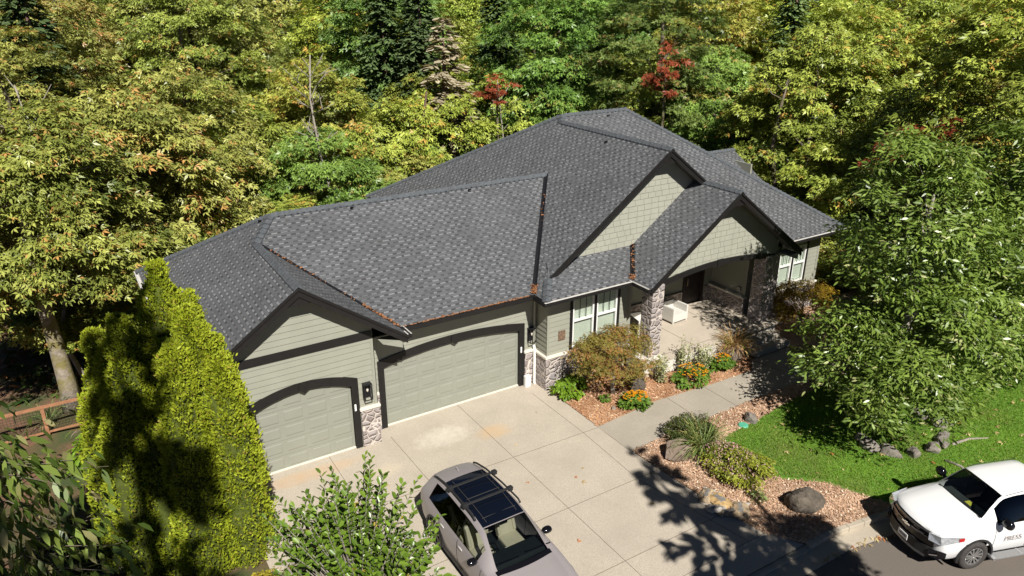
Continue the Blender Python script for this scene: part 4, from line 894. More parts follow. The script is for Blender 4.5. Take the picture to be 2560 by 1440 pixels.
def grow(seed, tpl, mat, base, size3, nc, nl, rc, leaf, trunk=None, **kw):
    """crown mesh with its centre at height base+rz; returns (crown mesh, trunk mesh)"""
    rs = np.random.RandomState(seed); P, A, N, sz, tone, C, cr = crown_arrays(rs, *size3, nc, nl, rc, leaf, **kw)
    up = np.array([0, 0, base+size3[2]*.8]); P = P+up; C = C+up
    me = leaves_mesh('crown', P, A, N, sz, tpl, tone, mat); tm = None
    if trunk: tm = trunk_mesh(rs, trunk[0], trunk[1], C, trunk[2], trunk[3] if len(trunk) > 3 else None)
    return me, tm
# ------------------------------------------------------------------ the wood behind and beside the house
M_maple = leaf_mat('maple_leaf', (.075, .115, .02), (.56, .59, .16), (.58, .30, .11), .14, .42, .5, use_obj=True)
M_conif = leaf_mat('conifer_needles', (.05, .08, .03), (.22, .27, .10), (.25, .2, .12), .12, .6, use_obj=True)
kinds = {}
def maple(key, seed, s3, nc, nl, rc, leaf, base, hot, trunk): kinds[key] = grow(seed, 'maple', M_maple, base, s3, nc, nl, rc, leaf, trunk, hot=hot, flat=.62, inner=.66, sag=.5)
maple('a', 11, (4.6, 4.6, 9.0), 190, 112, 1.1, .29, 3.5, .11, (.34, 19, 14)); maple('b', 12, (5.0, 4.6, 9.4), 195, 112, 1.15, .29, 3.5, .10, (.38, 20, 14))
maple('c', 13, (4.2, 4.4, 9.4), 190, 112, 1.05, .28, 3.5, .05, (.3, 20, 12)); maple('d', 14, (4.8, 5.2, 9.0), 190, 112, 1.15, .29, 3.5, .20, (.36, 19, 16))
maple('m1', 16, (4.0, 4.2, 5.6), 150, 112, 1.05, .29, 1.6, .12, (.26, 11, 12)); maple('m2', 17, (4.3, 3.9, 5.8), 150, 112, 1.05, .28, 1.5, .06, (.26, 11, 12))
maple('l1', 18, (3.5, 3.6, 3.7), 105, 112, .95, .27, .4, .07, (.16, 6.5, 10)); maple('l2', 19, (3.7, 3.4, 3.9), 105, 112, .95, .28, .4, .14, (.16, 6.5, 10))
maple('far', 15, (5.2, 5.2, 9.0), 250, 60, 1.25, .40, 4, .06, (.36, 20, 8))
def conifer(key, seed, h, r, n, mat, leaf=.55, taper=1.0, base=.12, hot=0, dens=26):
    rs = np.random.RandomState(seed); P = []; A = []; N = []; T = []
    for i in range(n):
        u = base+(1-base)*(i+rs.random())/n; z = h*u; L = r*(1-(u-base)/(1-base))**taper*(.7+.5*rs.random())+.15; a = rs.random()*6.283; d = np.array([math.cos(a), math.sin(a), 0])
        m = max(4, int(dens*L/r)+4); t = rs.random(m)**.7; p = d[None]*(L*t)[:, None]; p[:, 2] += z-.28*L*t**1.6+.05*rs.normal(size=m)
        side = np.cross(d, [0, 0, 1])[None]*rs.choice([-1, 1], m)[:, None]; P.append(p+side*(.1*rs.random(m)*L*(1-t*.6))[:, None]); ax = d[None]*.8+side*.7+rs.normal(size=(m, 3))*.2; ax[:, 2] -= .35; A.append(ax); N.append(np.array([0, 0, 1.])+.4*rs.normal(size=(m, 3)))
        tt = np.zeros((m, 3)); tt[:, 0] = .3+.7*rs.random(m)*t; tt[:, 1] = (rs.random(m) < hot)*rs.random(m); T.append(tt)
    P, A, N, T = map(np.concatenate, (P, A, N, T))
    me = leaves_mesh('crown', P, A, N, leaf*(.6+.7*rs.random(len(P))), 'spray', T, mat)
    mb = MB(); mb.tube([(0, 0, 0), (0, 0, h*.5), (0, 0, h)], [h*.014+.06, h*.009+.04, .02], 8)
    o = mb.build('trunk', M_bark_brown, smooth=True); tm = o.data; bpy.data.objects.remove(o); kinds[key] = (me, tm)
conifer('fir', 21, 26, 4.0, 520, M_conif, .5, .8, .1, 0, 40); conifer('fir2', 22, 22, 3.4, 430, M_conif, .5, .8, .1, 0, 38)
def colour(o, c):
    for q in o.children: q.color = (*c, 1)
def plant_tree(key, x, y, h_top, label, col_=(1, 1, 1), group=None, name='maple_tree', sx=1.0, rz=None, cat='tree', rs=random.Random(77)):
    z0 = hz(x, y)-.1; h = h_top-z0
    if key in 'abcd': i = 'abcd'.index(key); key = ('l1', 'l2')[i % 2] if h < 10 else ('m1', 'm2')[i % 2] if h < 15.5 else key
    H = {'fir': 26.0, 'fir2': 22.0, 'far': 4+9*1.9, 'a': 3.5+9*1.9, 'b': 3.5+9.4*1.9, 'c': 3.5+9.4*1.9, 'd': 3.5+9*1.9, 'm1': 1.6+5.6*1.95, 'm2': 1.5+5.8*1.95, 'l1': .4+3.7*2.0, 'l2': .4+3.9*2.0}[key]
    me, tm = kinds[key]; sc = h/H; s = sx*min(1.15, max(.85, sc))
    r = make_plant(name, label, cat, (x, y, z0), me, tm, group, rz if rz is not None else rs.random()*6.28, (s, s, sc)); colour(r, col_); return r
OL = (1.06, 1.0, .95); GR = (.68, .95, .75); YG = (1.05, 1.12, .8); DG = (.5, .72, .65); BR = (1.15, 1.22, .8)
def polar(az, d): return -6.684+d*math.sin(R(az)), -18.253+d*math.cos(R(az))
# (azimuth deg, distance, top z, kind, tint, label)
front = [
 (-2.6, 33.5, 8.2, 'a', OL, 'mossy-trunked maple beyond the wooden fence at the left edge of the wood'),
 (3.6, 36.0, 9.5, 'd', OL, 'olive maple with orange leaf tips just beyond the left end of the garage roof'),
 (-2.2, 44.0, 11.5, 'b', OL, 'olive maple rising behind the mossy-trunked maple at the far left'),
 (8.2, 40.0, 9.8, 'd', OL, 'rust-tipped maple behind the garage hip, the most orange of the wood'),
 (12.0, 43.0, 8.0, 'a', YG, 'yellow-green maple behind the garage ridge, below the pale dead snag'),
 (17.0, 41.0, 6.6, 'c', GR, 'leaf-green maple behind the middle of the garage ridge'),
 (21.5, 44.5, 7.2, 'b', YG, 'yellowing maple behind the valley between garage and main roof'),
 (25.5, 46.5, 8.0, 'a', BR, 'bright lemon-green maple left of the main roof slope'),
 (30.5, 49, 8.6, 'c', YG, 'lime maple with a crimson spray on its left, behind the main hip'),
 (36.0, 50.5, 9.5, 'b', GR, 'dense green maple directly behind the main roof ridge'),
 (41.5, 50.0, 9.8, 'd', YG, 'green maple next to the crimson sapling behind the main ridge'),
 (47.0, 51.0, 10.2, 'c', GR, 'tall green maple behind the right hip, left of the forked trunk'),
 (54.2, 46.5, 12.6, 'b', YG, 'forked-trunk maple standing behind the right end of the roof'),
 (50.5, 47.0, 5.0, 'a', GR, 'low green maple against the rear wing roof'),
 (57.6, 41.0, 6.5, 'c', BR, 'bright green maple beyond the right eave corner'),
 (62.0, 40.0, 9.5, 'd', YG, 'yellow-green maple under the crimson branch at the right of the wood'),
 (60.2, 37.0, 2.6, 'c', BR, 'small fresh-green maple beside the right corner of the house'),
 (67.0, 38.5, 14.5, 'b', BR, 'tall lemon-green maple at the upper right edge of the photo'),
 (70.5, 36.0, 12.5, 'a', YG, 'sunlit maple behind the big drooping tree on the lawn'),
 (64.8, 37.5, 4.5, 'a', GR, 'mid-green maple between the golden shrub and the crimson branch'),
]
for az, d, top, k, c, lab in front:
    x, y = polar(az, d); plant_tree(k, x, y, top, lab, c)
rsm = np.random.RandomState(5)
G_L, G_M, G_R = 'olive maples deep in the left of the wood', 'green maples deep in the middle of the wood', 'yellow-green maples deep in the right of the wood'
LAB = {G_L: 'olive maple deep in the left of the wood, one of several alike', G_M: 'green maple deep in the middle of the wood, one of several alike', G_R: 'yellow-green maple deep in the right of the wood, one of several alike'}
gaps = ((14.2, .35, 3.6), (28.4, .4, 3.6), (49.6, .6, 4.4))
for d, n, key in ((51, 9, 'mix'), (60, 10, 'far'), (71, 11, 'far'), (85, 12, 'far'), (102, 12, 'far')):
    for i in range(n):
        az = -3+74*(i+.5)/n+rsm.uniform(-1.6, 1.6); dd = d+rsm.uniform(-2.5, 2.5); top = 13.6+rsm.uniform(-.8, 2.6)-(.9 if d < 55 else 0)
        half = math.degrees(4.6/dd)
        for ga, gw, gd in gaps:
            if abs(az-ga) < gw+half*.8: 
                if d > 80: pass
                elif d < 60 or abs(az-ga) < gw+half*.45: top = min(top, 12.77-dd*math.tan(R(gd))-.3)
                else: az = ga+math.copysign(gw+half*.75, az-ga)
        g = G_L if az < 16 else G_M if az < 44 else G_R
        x, y = polar(az, dd); cc = {G_L: OL, G_M: (GR, YG, DG)[rsm.randint(3)], G_R: (YG, BR, GR)[rsm.randint(3)]}[g]; cc = tuple(q*rsm.uniform(.85, 1.12) for q in cc)
        plant_tree(('c', 'a', 'b', 'd')[rsm.randint(4)] if key == 'mix' else 'far', x, y, top, LAB[g], cc, g)
for az, d, top in ((14.6, 96, 16.5), (12.2, 99, 16.5), (17.5, 98, 16), (28, 97, 15.5), ):
    x, y = polar(az, d); plant_tree('far', x, y, top, LAB[G_L if az < 16 else G_M], YG if az > 16 else OL, G_L if az < 16 else G_M)
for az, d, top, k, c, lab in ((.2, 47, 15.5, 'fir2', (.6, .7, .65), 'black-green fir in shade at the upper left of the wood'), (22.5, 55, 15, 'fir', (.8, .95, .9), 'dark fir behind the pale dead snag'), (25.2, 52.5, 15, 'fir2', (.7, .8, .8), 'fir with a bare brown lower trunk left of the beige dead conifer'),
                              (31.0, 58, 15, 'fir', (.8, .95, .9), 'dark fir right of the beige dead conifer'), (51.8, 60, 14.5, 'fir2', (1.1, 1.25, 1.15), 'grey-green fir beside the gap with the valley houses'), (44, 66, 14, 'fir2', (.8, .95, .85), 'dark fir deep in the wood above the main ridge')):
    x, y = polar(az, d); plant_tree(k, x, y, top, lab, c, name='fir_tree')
LOWLAB = 'low leafy maple just behind the garage and main roof, one of several alike'
for az, d, top in ((6, 35, 2.6), (9.5, 36.5, 3.0), (13, 37.5, 3.2), (16.5, 38.5, 3.2), (20, 40.5, 3.4), (23.5, 42.5, 4.2), (27.5, 44.5, 5.0), (33.5, 48, 6.0), (38.5, 49.5, 6.4), (44, 50, 6.4), (-1, 39, 4.0), (3, 32.5, 1.0), (56.5, 39.5, 2.0)):
    x, y = polar(az, d); plant_tree('abcd'[int(d*2) % 4], x, y, top, LOWLAB, (YG, GR, OL)[int(az*2) % 3], 'low maples behind the roofs', sx=1.0)
# beige dead conifer
M_dead = leaf_mat('dead_needles', (.26, .22, .14), (.54, .46, .32), (.6, .52, .38), .2, .8)
conifer('fird', 23, 17, 2.4, 240, M_dead, .5, .8, .1, .3, 18)
x, y = polar(26.9, 46.5); z0 = hz(x, y); make_plant('dead_conifer', 'beige dead conifer hung with dry twigs in the middle of the wood', 'tree', (x, y, z0), *kinds['fird'], scale=(1.2, 1.2, (11.2-z0)/17))
# crimson saplings
M_crim = leaf_mat('crimson_leaf', (.26, .05, .025), (.46, .13, .06), (.5, .26, .08), .3, .5)
kinds['red'] = grow(31, 'maple', M_crim, 0, (.9, .7, 1.6), 13, 34, .42, .24, (.06, 2.6, 6), inner=.2)
for az, d, zc, sc, lab in ((43.4, 45.8, 8.2, (1.2, 1.2, 1.5), 'tall crimson-leaved spray above the main ridge'), (30.8, 44.6, 7.2, (1.1, 1.1, .8), 'dull crimson sapling left of the main ridge among lime leaves')):
    x, y = polar(az, d); s_ = sc if hasattr(sc, '__len__') else (sc,)*3; me, _t = kinds['red']; rt = empty('red_maple', (x, y, zc-1.3*s_[2]), lab, 'tree'); rt.scale = s_; mesh_obj('crown', me, rt)
    L_ = zc-hz(x, y); mb = MB(); mb.tube([(0, 0, 1.6), (.1, .1, .2), (.3, .2, -L_/s_[2])], [.03, .06, .1], 6); mb.build('trunk', M_bark, rt)
kinds['redb'] = grow(32, 'maple', M_crim, 0, (1.9, .8, .7), 22, 42, .45, .22, None, inner=.2)
x, y = polar(60.8, 35.2); rt = empty('red_maple', (x, y, 6.3), 'crimson-leaved branch spreading sideways at the right of the wood', 'tree', R(-30)); rt.rotation_euler = (0, R(-22), R(-28)); mesh_obj('crown', kinds['redb'][0], rt)
mb = MB(); mb.tube([(1.5, 0, 1.0), (0, 0, .4), (-.6, 0, -1), (-1.2, .2, -7)], [.02, .06, .09, .14], 6); mb.build('trunk', M_bark, rt)
# pale dead snag with bare branches
def snag(az, d, zb, zt, label, r=.16, br=9, mat=M_bark_pale, seed=1, lean=(.3, 0.1)):
    rn = random.Random(seed); x, y = polar(az, d); mb = MB(); H = zt-zb; P = lambda u: Vector((lean[0]*u*2+.35*math.sin(u*8+seed), lean[1]*u*2+.3*math.cos(u*9+seed), H*u))
    mb.tube([P(i/8) for i in range(9)], [r*(1-.85*i/8)+.012 for i in range(9)], 8)
    for i in range(br):
        u = rn.uniform(.35, .95); a = rn.uniform(0, 6.28); L = rn.uniform(.8, 2.6)*(1.2-u*.6); d_ = Vector((math.cos(a), math.sin(a), rn.uniform(.2, .8))); p = P(u); q = p+d_*L*.5+Vector((0, 0, .1)); e = p+d_*L+Vector((rn.uniform(-.3, .3), rn.uniform(-.3, .3), .2))
        mb.tube([p, q, e], [r*.6*(1.15-u), r*.42*(1.15-u), .018], 5)
        mb.tube([q, q+Vector((rn.uniform(-.5, .5), rn.uniform(-.5, .5), rn.uniform(.2, .6)))*1.4], [.028, .012], 4)
    o = mb.build('dead_tree', mat, loc=(x, y, zb), smooth=True); return tag(o, label, 'dead tree')
snag(16.9, 40.2, -8, 9.6, 'pale dead snag with bare branches above the garage ridge', .14, 34, seed=4)
snag(25.0, 44.5, -9, 7.2, 'straight bare brown trunk showing through the wood left of the main roof', .27, 3, M_bark_brown, 6, (0, 0))
snag(29.8, 45.0, -9, 7.6, 'thin pale dead stem leaning right among lime leaves', .10, 8, seed=9, lean=(.9, .3))
snag(53.6, 43.5, -6, 8.4, 'forked dark trunk with sunlit bark behind the right hip', .3, 12, M_bark, 12, (-.9, .3))
snag(-1.8, 37.0, -6, 9.0, 'thin white dead stem at the left edge of the wood', .10, 4, seed=15)
# leaf litter and low cover on the wood floor
M_under = leaf_mat('undergrowth_leaf', (.03, .06, .012), (.10, .16, .03), (.25, .12, .04), .25)
rs = np.random.RandomState(9); n = 9000; az = rs.uniform(-6, 72, n); d = 29+26*rs.random(n)**1.2; X = -6.684+d*np.sin(np.radians(az)); Y = -18.253+d*np.cos(np.radians(az))
keep = ~((X > -4.9) & (X < 20.6) & (Y < 14.2)) & ~((X > 19) & (Y < 11.5) & (X < 24)) & (Y > -2) ; keep &= ~((X < -5) & (Y < 13)); X, Y = X[keep], Y[keep]; n = len(X)
P = np.stack([X, Y, np.array([hz(a, b) for a, b in zip(X, Y)])+.9*rs.random(n)**2], 1); A = rs.normal(size=(n, 3)); A[:, 2] = .2*A[:, 2]; N = np.array([0, 0, 1.])+.5*rs.normal(size=(n, 3)); T = np.zeros((n, 3)); T[:, 0] = rs.random(n); T[:, 1] = (rs.random(n) < .25)
struct(mesh_obj('undergrowth', leaves_mesh('undergrowth', P, A, N, .25+.35*rs.random(n), 'maple', T, M_under)), 'stuff')
# ------------------------------------------------------------------ garden plants and things
def leafset(rs, P, A, N, size, tpl, mat, hot=0, name='leaves', parent=None, lo=0):
    n = len(P); T = np.zeros((n, 3)); T[:, 0] = lo+(1-lo)*rs.random(n); T[:, 1] = (rs.random(n) < hot)*(.5+.5*rs.random(n))
    return leaves_mesh(name, P, A, N, size, tpl, T, mat)
# arborvitae
M_arb = leaf_mat('arborvitae_spray', (.10, .16, .012), (.42, .48, .03), (.38, .28, .05), .18, .6)
def arborvitae(seed, r, h, n=15000):
    rs = np.random.RandomState(seed); PP = []; AA = []; NN = []; TT = []; core = MB()
    lead = [(0, 0, 1.0, .74)]+[(.46*r*math.cos(k*1.57+seed), .46*r*math.sin(k*1.57+seed), rs.uniform(.72, .97), rs.uniform(.52, .66)) for k in range(4)]
    for lx, ly, lh, lr in lead:
        m = int(n*lr*lh/3.0); R_ = r*lr; H_ = h*lh
        u = rs.random(m)**.85; th = rs.random(m)*6.283; z = H_*u
        prof = np.interp(u, [0, .08, .3, .6, .82, .94, 1], [.90, 1, .95, .76, .50, .25, .04])
        K = 150; kt = rs.random(K)*6.283; ku = rs.random(K)
        dt = np.abs((th[:, None]-kt[None]+np.pi) % (2*np.pi)-np.pi)*prof[:, None]*R_; dz = (u[:, None]-ku[None])*H_
        d = np.sqrt((dt/.2)**2+(dz/.55)**2); b = np.clip(1-d.min(1), 0, 1); rad = R_*prof*(.84+.06*rs.random(m))+.25*b-.09+.13*(rs.random(m) < .06)*rs.random(m)
        PP.append(np.stack([lx+rad*np.cos(th), ly+rad*np.sin(th), z+.15*b], 1)); O = np.stack([np.cos(th), np.sin(th), np.zeros(m)], 1)
        AA.append(O*.6+np.array([0, 0, .9])+.45*rs.normal(size=(m, 3))); NN.append(.8*np.stack([-np.sin(th), np.cos(th), np.zeros(m)], 1)*rs.choice([-1, 1], m)[:, None]+.8*O+.4*rs.normal(size=(m, 3)))
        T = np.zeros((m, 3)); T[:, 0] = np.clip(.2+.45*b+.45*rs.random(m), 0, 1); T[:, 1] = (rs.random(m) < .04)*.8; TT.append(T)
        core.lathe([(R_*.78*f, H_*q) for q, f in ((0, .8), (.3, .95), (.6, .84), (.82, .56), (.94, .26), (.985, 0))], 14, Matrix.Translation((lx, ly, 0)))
    P, A, N, T = map(np.concatenate, (PP, AA, NN, TT))
    me = leaves_mesh('foliage', P, A, N, .085*(.7+.6*rs.random(len(P))), 'spray', T, M_arb)
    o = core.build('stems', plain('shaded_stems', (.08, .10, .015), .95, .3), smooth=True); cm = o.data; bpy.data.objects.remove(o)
    return me, cm
for i, (x, y, r, h, lab) in enumerate(((-4.98, -2.35, 1.25, 6.4, 'largest arborvitae, nearest the garage door, sunlit yellow-green'), (-5.35, -1.25, 1.1, 7.35, 'tallest arborvitae, its twin tips standing in front of the garage eave'), (-6.25, -1.3, 1.05, 6.75, 'half shaded arborvitae left of the tallest one'), (-6.75, -.3, .85, 6.6, 'slim arborvitae at the left end of the clump'))):
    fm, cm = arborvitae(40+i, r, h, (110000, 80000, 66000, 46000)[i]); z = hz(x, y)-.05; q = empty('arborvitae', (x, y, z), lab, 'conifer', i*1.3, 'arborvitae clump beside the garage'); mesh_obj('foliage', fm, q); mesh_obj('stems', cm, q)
# glossy-leaved magnolia at the near end of the driveway
M_mag = leaf_mat('magnolia_leaf', (.075, .14, .016), (.20, .31, .035), (.42, .33, .05), .22, .32, .5)
rs = np.random.RandomState(51); P = []; A = []; N = []; S_ = []; tw = MB(); cx, cy = -4.25, -10.25; tw.tube([(0, 0, 0), (.05, .05, 2.2), (0, .1, 4.6)], [.08, .06, .04], 8)
for i in range(640):
    a = rs.random()*6.283; rr = 1.32*rs.random()**.55; zt = 6.42-.62*(rr/1.15)**2-rs.random()**1.6*3.2+.25*rs.normal(); b = np.array([rr*math.cos(a), rr*.95*math.sin(a), zt]); st = np.array([b[0]*.55, b[1]*.55, zt-.75]); ax = unit((b-st)+.15*rs.normal(size=3))
    tw.tube([(b[0]*.25, b[1]*.25, zt-1.3), st, b], [.011, .009, .005], 5)
    for k in range(15):
        t = .25+.75*k/14; p = st+(b-st)*t; ang = k*2.4+rs.random()*.6; s1 = np.cross(ax, [.3, .1, .9]); s1 = unit(s1); s2 = np.cross(ax, s1); d = s1*math.cos(ang)+s2*math.sin(ang)
        P.append(p); A.append(d*(.95-.35*t)+ax*(.35+.4*t)); N.append(ax*.9+np.array([0, 0, .5])+.25*rs.normal(size=3)); S_.append(.108*(.75+.5*rs.random()))
mg = empty('magnolia', (cx, cy, 0), 'broad glossy-leaved green shrub at the bottom of the photo beside the grey crossover', 'shrub')
mesh_obj('leaves', leafset(rs, np.array(P), np.array(A), np.array(N), np.array(S_), 'oval', M_mag, .02), mg); tw.build('branches', M_bark_pale, mg)
# drooping tree close to the camera at the lower left
M_dog = leaf_mat('drooping_leaf', (.055, .10, .015), (.26, .34, .07), (.48, .42, .2), .3, .4, .45)
rs = np.random.RandomState(52); P = []; A = []; N = []; S_ = []; tw = MB(); tw.tube([(0, 0, 0), (.1, 0, 4), (.2, .2, 8.6)], [.16, .11, .03], 8)
for i in range(420):
    zt = 9.7-6.0*rs.random()**.9; a = rs.random()*6.283; L = (.2+1.0*rs.random()**.7)*(1.12-.06*(zt-5)); e = np.array([L*math.cos(a)+.2, L*math.sin(a)+.1, zt-.15*L]); st = np.array([.15, .15, zt-.35])
    tw.tube([st, (st+e)/2+[0, 0, .12], e], [.006, .004, .002], 4)
    for k in range(15):
        t = .5+.5*k/14; p = st+(e-st)*t+[0, 0, .12*math.sin(math.pi*t)]+.09*rs.normal(size=3); h_ = rs.normal(size=3); h_[2] = 0; h_ = unit(h_)
        P.append(p); A.append(h_*.6+unit((e-st)*[1, 1, 0])*.4+[0, 0, -.75-.4*rs.random()]); N.append(h_*.5+[0, 0, .7]+.3*rs.normal(size=3)); S_.append(.16*(.7+.5*rs.random()))
nr = empty('drooping_tree', (-7.95, -12.1, hz(-7.95, -12.1)), 'tree with long drooping pale leaves at the lower left, closest to the camera', 'tree')
mesh_obj('crown', leafset(rs, np.array(P), np.array(A), np.array(N), np.array(S_), 'lance', M_dog, .12), nr); tw.build('trunk', M_bark, nr)
# big drooping cherry on the lawn
M_cher = leaf_mat('cherry_leaf', (.07, .125, .02), (.29, .40, .075), (.50, .50, .22), .24, .34, .5)
def cherry(seed, s3, nc, nl, base, tr):
    return grow(seed, 'lance', M_cher, base, s3, nc, nl, .82, .185, tr, flat=.8, droop=.12, inner=.35, hot=.06, up=.6, lumps=11, sag=.12)
def out_h(P, C, rs):
    h = P-np.repeat(C, len(P)//len(C), 0); h[:, 2] *= .3; h = unit(h)*.8+.55*rs.normal(size=h.shape); h[:, 2] = h[:, 2]*.6-.22; return h
def cherry_tree(seed, lobes, tr):
    rs = np.random.RandomState(seed); PP = []; CC = []
    for ox, oy, oz, s3, nc in lobes:
        P, A, N, sz, tone, C, cr = crown_arrays(rs, *s3, nc, 96, .72, .2, flat=.8, droop=.1, inner=.6, hot=.06, up=.6, lumps=7, sag=.15, dn=.8)
        A = unit(out_h(P, C, rs)); o = np.array([ox, oy, oz]); PP.append((P+o, A, N, sz, tone)); CC.append(C+o)
    q = [np.concatenate(z) for z in zip(*PP)]; return leaves_mesh('crown', *q[:4], 'lance', q[4], M_cher), trunk_mesh(rs, *tr[:2], np.concatenate(CC), tr[2], tr[3])
_b = (14.0, -7.3)
_l = [(14.6, -6.7, 6.0, (1.9, 1.8, 3.0), 120), (12.45, -8.8, 2.0, (1.5, 1.2, 1.25), 62), (13.3, -6.4, 2.2, (1.5, 1.4, 1.5), 58), (13.9, -8.1, 3.3, (1.8, 1.5, 1.7), 76), (16.9, -7.8, 3.9, (2.0, 1.6, 2.2), 92), (17.6, -7.9, 2.0, (1.8, 1.3, 1.6), 60)]
cme, ctm = cherry_tree(53, [(x-_b[0], y-_b[1], z, s3, n) for x, y, z, s3, n in _l], (.2, 7.5, 20, M_bark_pale))
make_plant('cherry_tree', 'big dark green cherry with narrow leaves ringed by stones on the lawn', 'tree', (*_b, 0), cme, ctm)
cme2, ctm2 = cherry_tree(54, [(0, 0, 5.4, (2.3, 2.1, 3.2), 140), (-.6, -1.2, 2.2, (2.2, 1.7, 1.9), 80), (1.8, .4, 4.2, (2.0, 1.8, 2.8), 84), (-1.2, .6, 3.4, (1.6, 1.6, 2.2), 60)], (.2, 7.2, 14, M_bark_pale))
make_plant('cherry_tree', 'second dark green cherry behind the first, at the right edge of the photo', 'tree', (21.2, -6.9, -.1), cme2, ctm2, scale=(1.1, 1.1, 1.05))
# Japanese maple by the front windows
M_jm = leaf_mat('japanese_maple_leaf', (.14, .135, .03), (.40, .33, .08), (.48, .22, .08), .3, .5)
jme, jtm = grow(55, 'maple', M_jm, .75, (1.42, 1.05, .95), 130, 70, .38, .085, (.075, 1.7, 14, M_bark_pale), flat=.5, droop=.3, inner=.5, hot=.25, hotc=.5)
make_plant('japanese_maple', 'round bronze-green Japanese maple in front of the windows, on a pale trunk', 'small tree', (7.85, -1.5, 0), jme, jtm, scale=(1, 1, .98))
# golden cut-leaf shrub by the right-hand windows
M_gold = leaf_mat('golden_leaf', (.20, .15, .02), (.46, .33, .03), (.5, .26, .04), .32, .5)
gme, gtm = grow(56, 'long', M_gold, .45, (1.25, 1.05, .95), 90, 80, .42, .12, (.06, 1.5, 9, M_bark_pale), flat=.6, droop=.4, inner=.4, hot=.2)
make_plant('golden_maple', 'feathery golden shrub under the right-hand windows', 'shrub', (17.5, -1.5, 0), gme, gtm)
# low shrubs
def shrub(name, lab, cat, x, y, s3, mat, tpl, leaf, nc, nl, rc, seed, group=None, **kw):
    me, _ = grow(seed, tpl, mat, kw.pop('base', .02), s3, nc, nl, rc, leaf, None, **kw); r = make_plant(name, lab, cat, (x, y, max(.0, hz(x, y)) if x > -4.6 else hz(x, y)), me, None, group, cname='foliage')
    rs = np.random.RandomState(seed); mb = MB()
    for k in range(6): a = k*1.05; mb.tube([(.05*math.cos(a), .05*math.sin(a), 0), (s3[0]*.45*math.cos(a), s3[1]*.45*math.sin(a), s3[2]*.9)], [.018, .008], 5)
    mb.build('stems', M_bark, r); return r
M_hosta = leaf_mat('fresh_leaf', (.10, .19, .015), (.25, .40, .03), (.4, .4, .05), .3)
M_var = leaf_mat('variegated_leaf', (.16, .20, .06), (.62, .62, .36), (.7, .7, .5), .2)
M_rud = leaf_mat('coneflower_leaf', (.06, .13, .015), (.19, .31, .04), (.3, .3, .05), .25)
M_flow = leaf_mat('orange_petal', (.62, .22, .01), (.85, .42, .02), (.8, .5, .05), .2)
M_aza = leaf_mat('azalea_leaf', (.04, .06, .014), (.125, .14, .03), (.25, .12, .04), .2)
M_spi = leaf_mat('spirea_leaf', (.14, .18, .02), (.40, .42, .05), (.5, .36, .33), .28)
M_pink = leaf_mat('dusty_pink_petal', (.42, .25, .22), (.62, .42, .36), (.6, .5, .4), .2)
M_iris = leaf_mat('strap_leaf', (.10, .16, .04), (.30, .38, .12), (.5, .42, .15), .25)
M_tan = leaf_mat('dry_grass', (.34, .18, .07), (.62, .40, .19), (.28, .33, .06), .25)
M_yel = leaf_mat('yellow_shrub_leaf', (.30, .28, .03), (.55, .46, .06), (.55, .2, .05), .3)
shrub('leafy_perennial', 'bright green leafy perennial at the corner of the stone base', 'plant', 6.6, -.78, (.5, .4, .36), M_hosta, 'oval', .16, 26, 26, .2, 60)
shrub('leafy_perennial', 'small dark green sprig under the Japanese maple', 'plant', 7.3, -1.75, (.16, .14, .14), M_rud, 'oval', .09, 8, 14, .08, 61)
def upright(name, lab, x, y, r, h, n, seed, mat, leaf, tpl='oval', group=None, cat='shrub', lean=.25, topw=.7):
    rs = np.random.RandomState(seed); P = []; A = []; N = []; mb = MB()
    for i in range(n):
        a = rs.random()*6.283; L = h*(.45+.55*rs.random()**1.2); o = np.array([math.cos(a), math.sin(a), 0]); b = o*r*.35*rs.random(); e = b+o*r*topw*rs.random()+[0, 0, L]
        mb.tube([b, (b+e)/2+o*.02, e], [.008, .006, .003], 4)
        m = int(26*L/h)+8; t = .12+.88*rs.random(m); P.append(b+(e-b)*t[:, None]+.05*rs.normal(size=(m, 3))); q = rs.normal(size=(m, 3)); q[:, 2] = .35; A.append(q); N.append(np.array([0, 0, 1.])+.6*rs.normal(size=(m, 3)))
    P, A, N = map(np.concatenate, (P, A, N)); P[:, 2] = np.maximum(P[:, 2], .03); rt = empty(name, (x, y, 0), lab, cat, 0, group); mesh_obj('foliage', leafset(rs, P, A, N, leaf*(.6+.7*rs.random(len(P))), tpl, mat), rt); mb.build('stems', M_bark, rt); return rt
upright('variegated_shrub', 'cream-edged shrub beside the porch column plinth, widest at its foot', 9.75, -1.85, .42, 1.15, 26, 62, M_var, .08)
upright('variegated_shrub', 'tallest cream-edged shrub, against the middle of the white porch base', 10.9, -1.75, .36, 1.5, 24, 63, M_var, .075)
upright('variegated_shrub', 'rounded cream-edged shrub behind the large orange coneflowers', 11.75, -1.9, .45, 1.05, 28, 64, M_var, .075)
def cone(x, y, r, h, seed, lab, nf):
    rt = shrub('coneflower', lab, 'flowers', x, y, (r, r*.8, h*.5), M_rud, 'oval', .11, 34, 26, .16, seed, 'orange coneflowers along the porch bed')
    rs = np.random.RandomState(seed+100); P = []; A = []; N = []
    for i in range(nf):
        a = rs.random()*6.283; q = r*.85*rs.random()**.5; c = np.array([q*math.cos(a), q*.8*math.sin(a), h*(1.02-.35*(q/r)**2)+.06*rs.random()])
        for k in range(7): b = k*.9+rs.random()*.2; P.append(c); A.append([math.cos(b), math.sin(b), .1]); N.append([0, 0, 1.])
    mesh_obj('blossoms', leafset(rs, np.array(P), np.array(A), np.array(N), .044*(.8+.4*rs.random(len(P))), 'oval', M_flow), rt)
cone(10.75, -2.35, .72, .55, 65, 'largest clump of orange coneflowers, beside the walkway', 60)
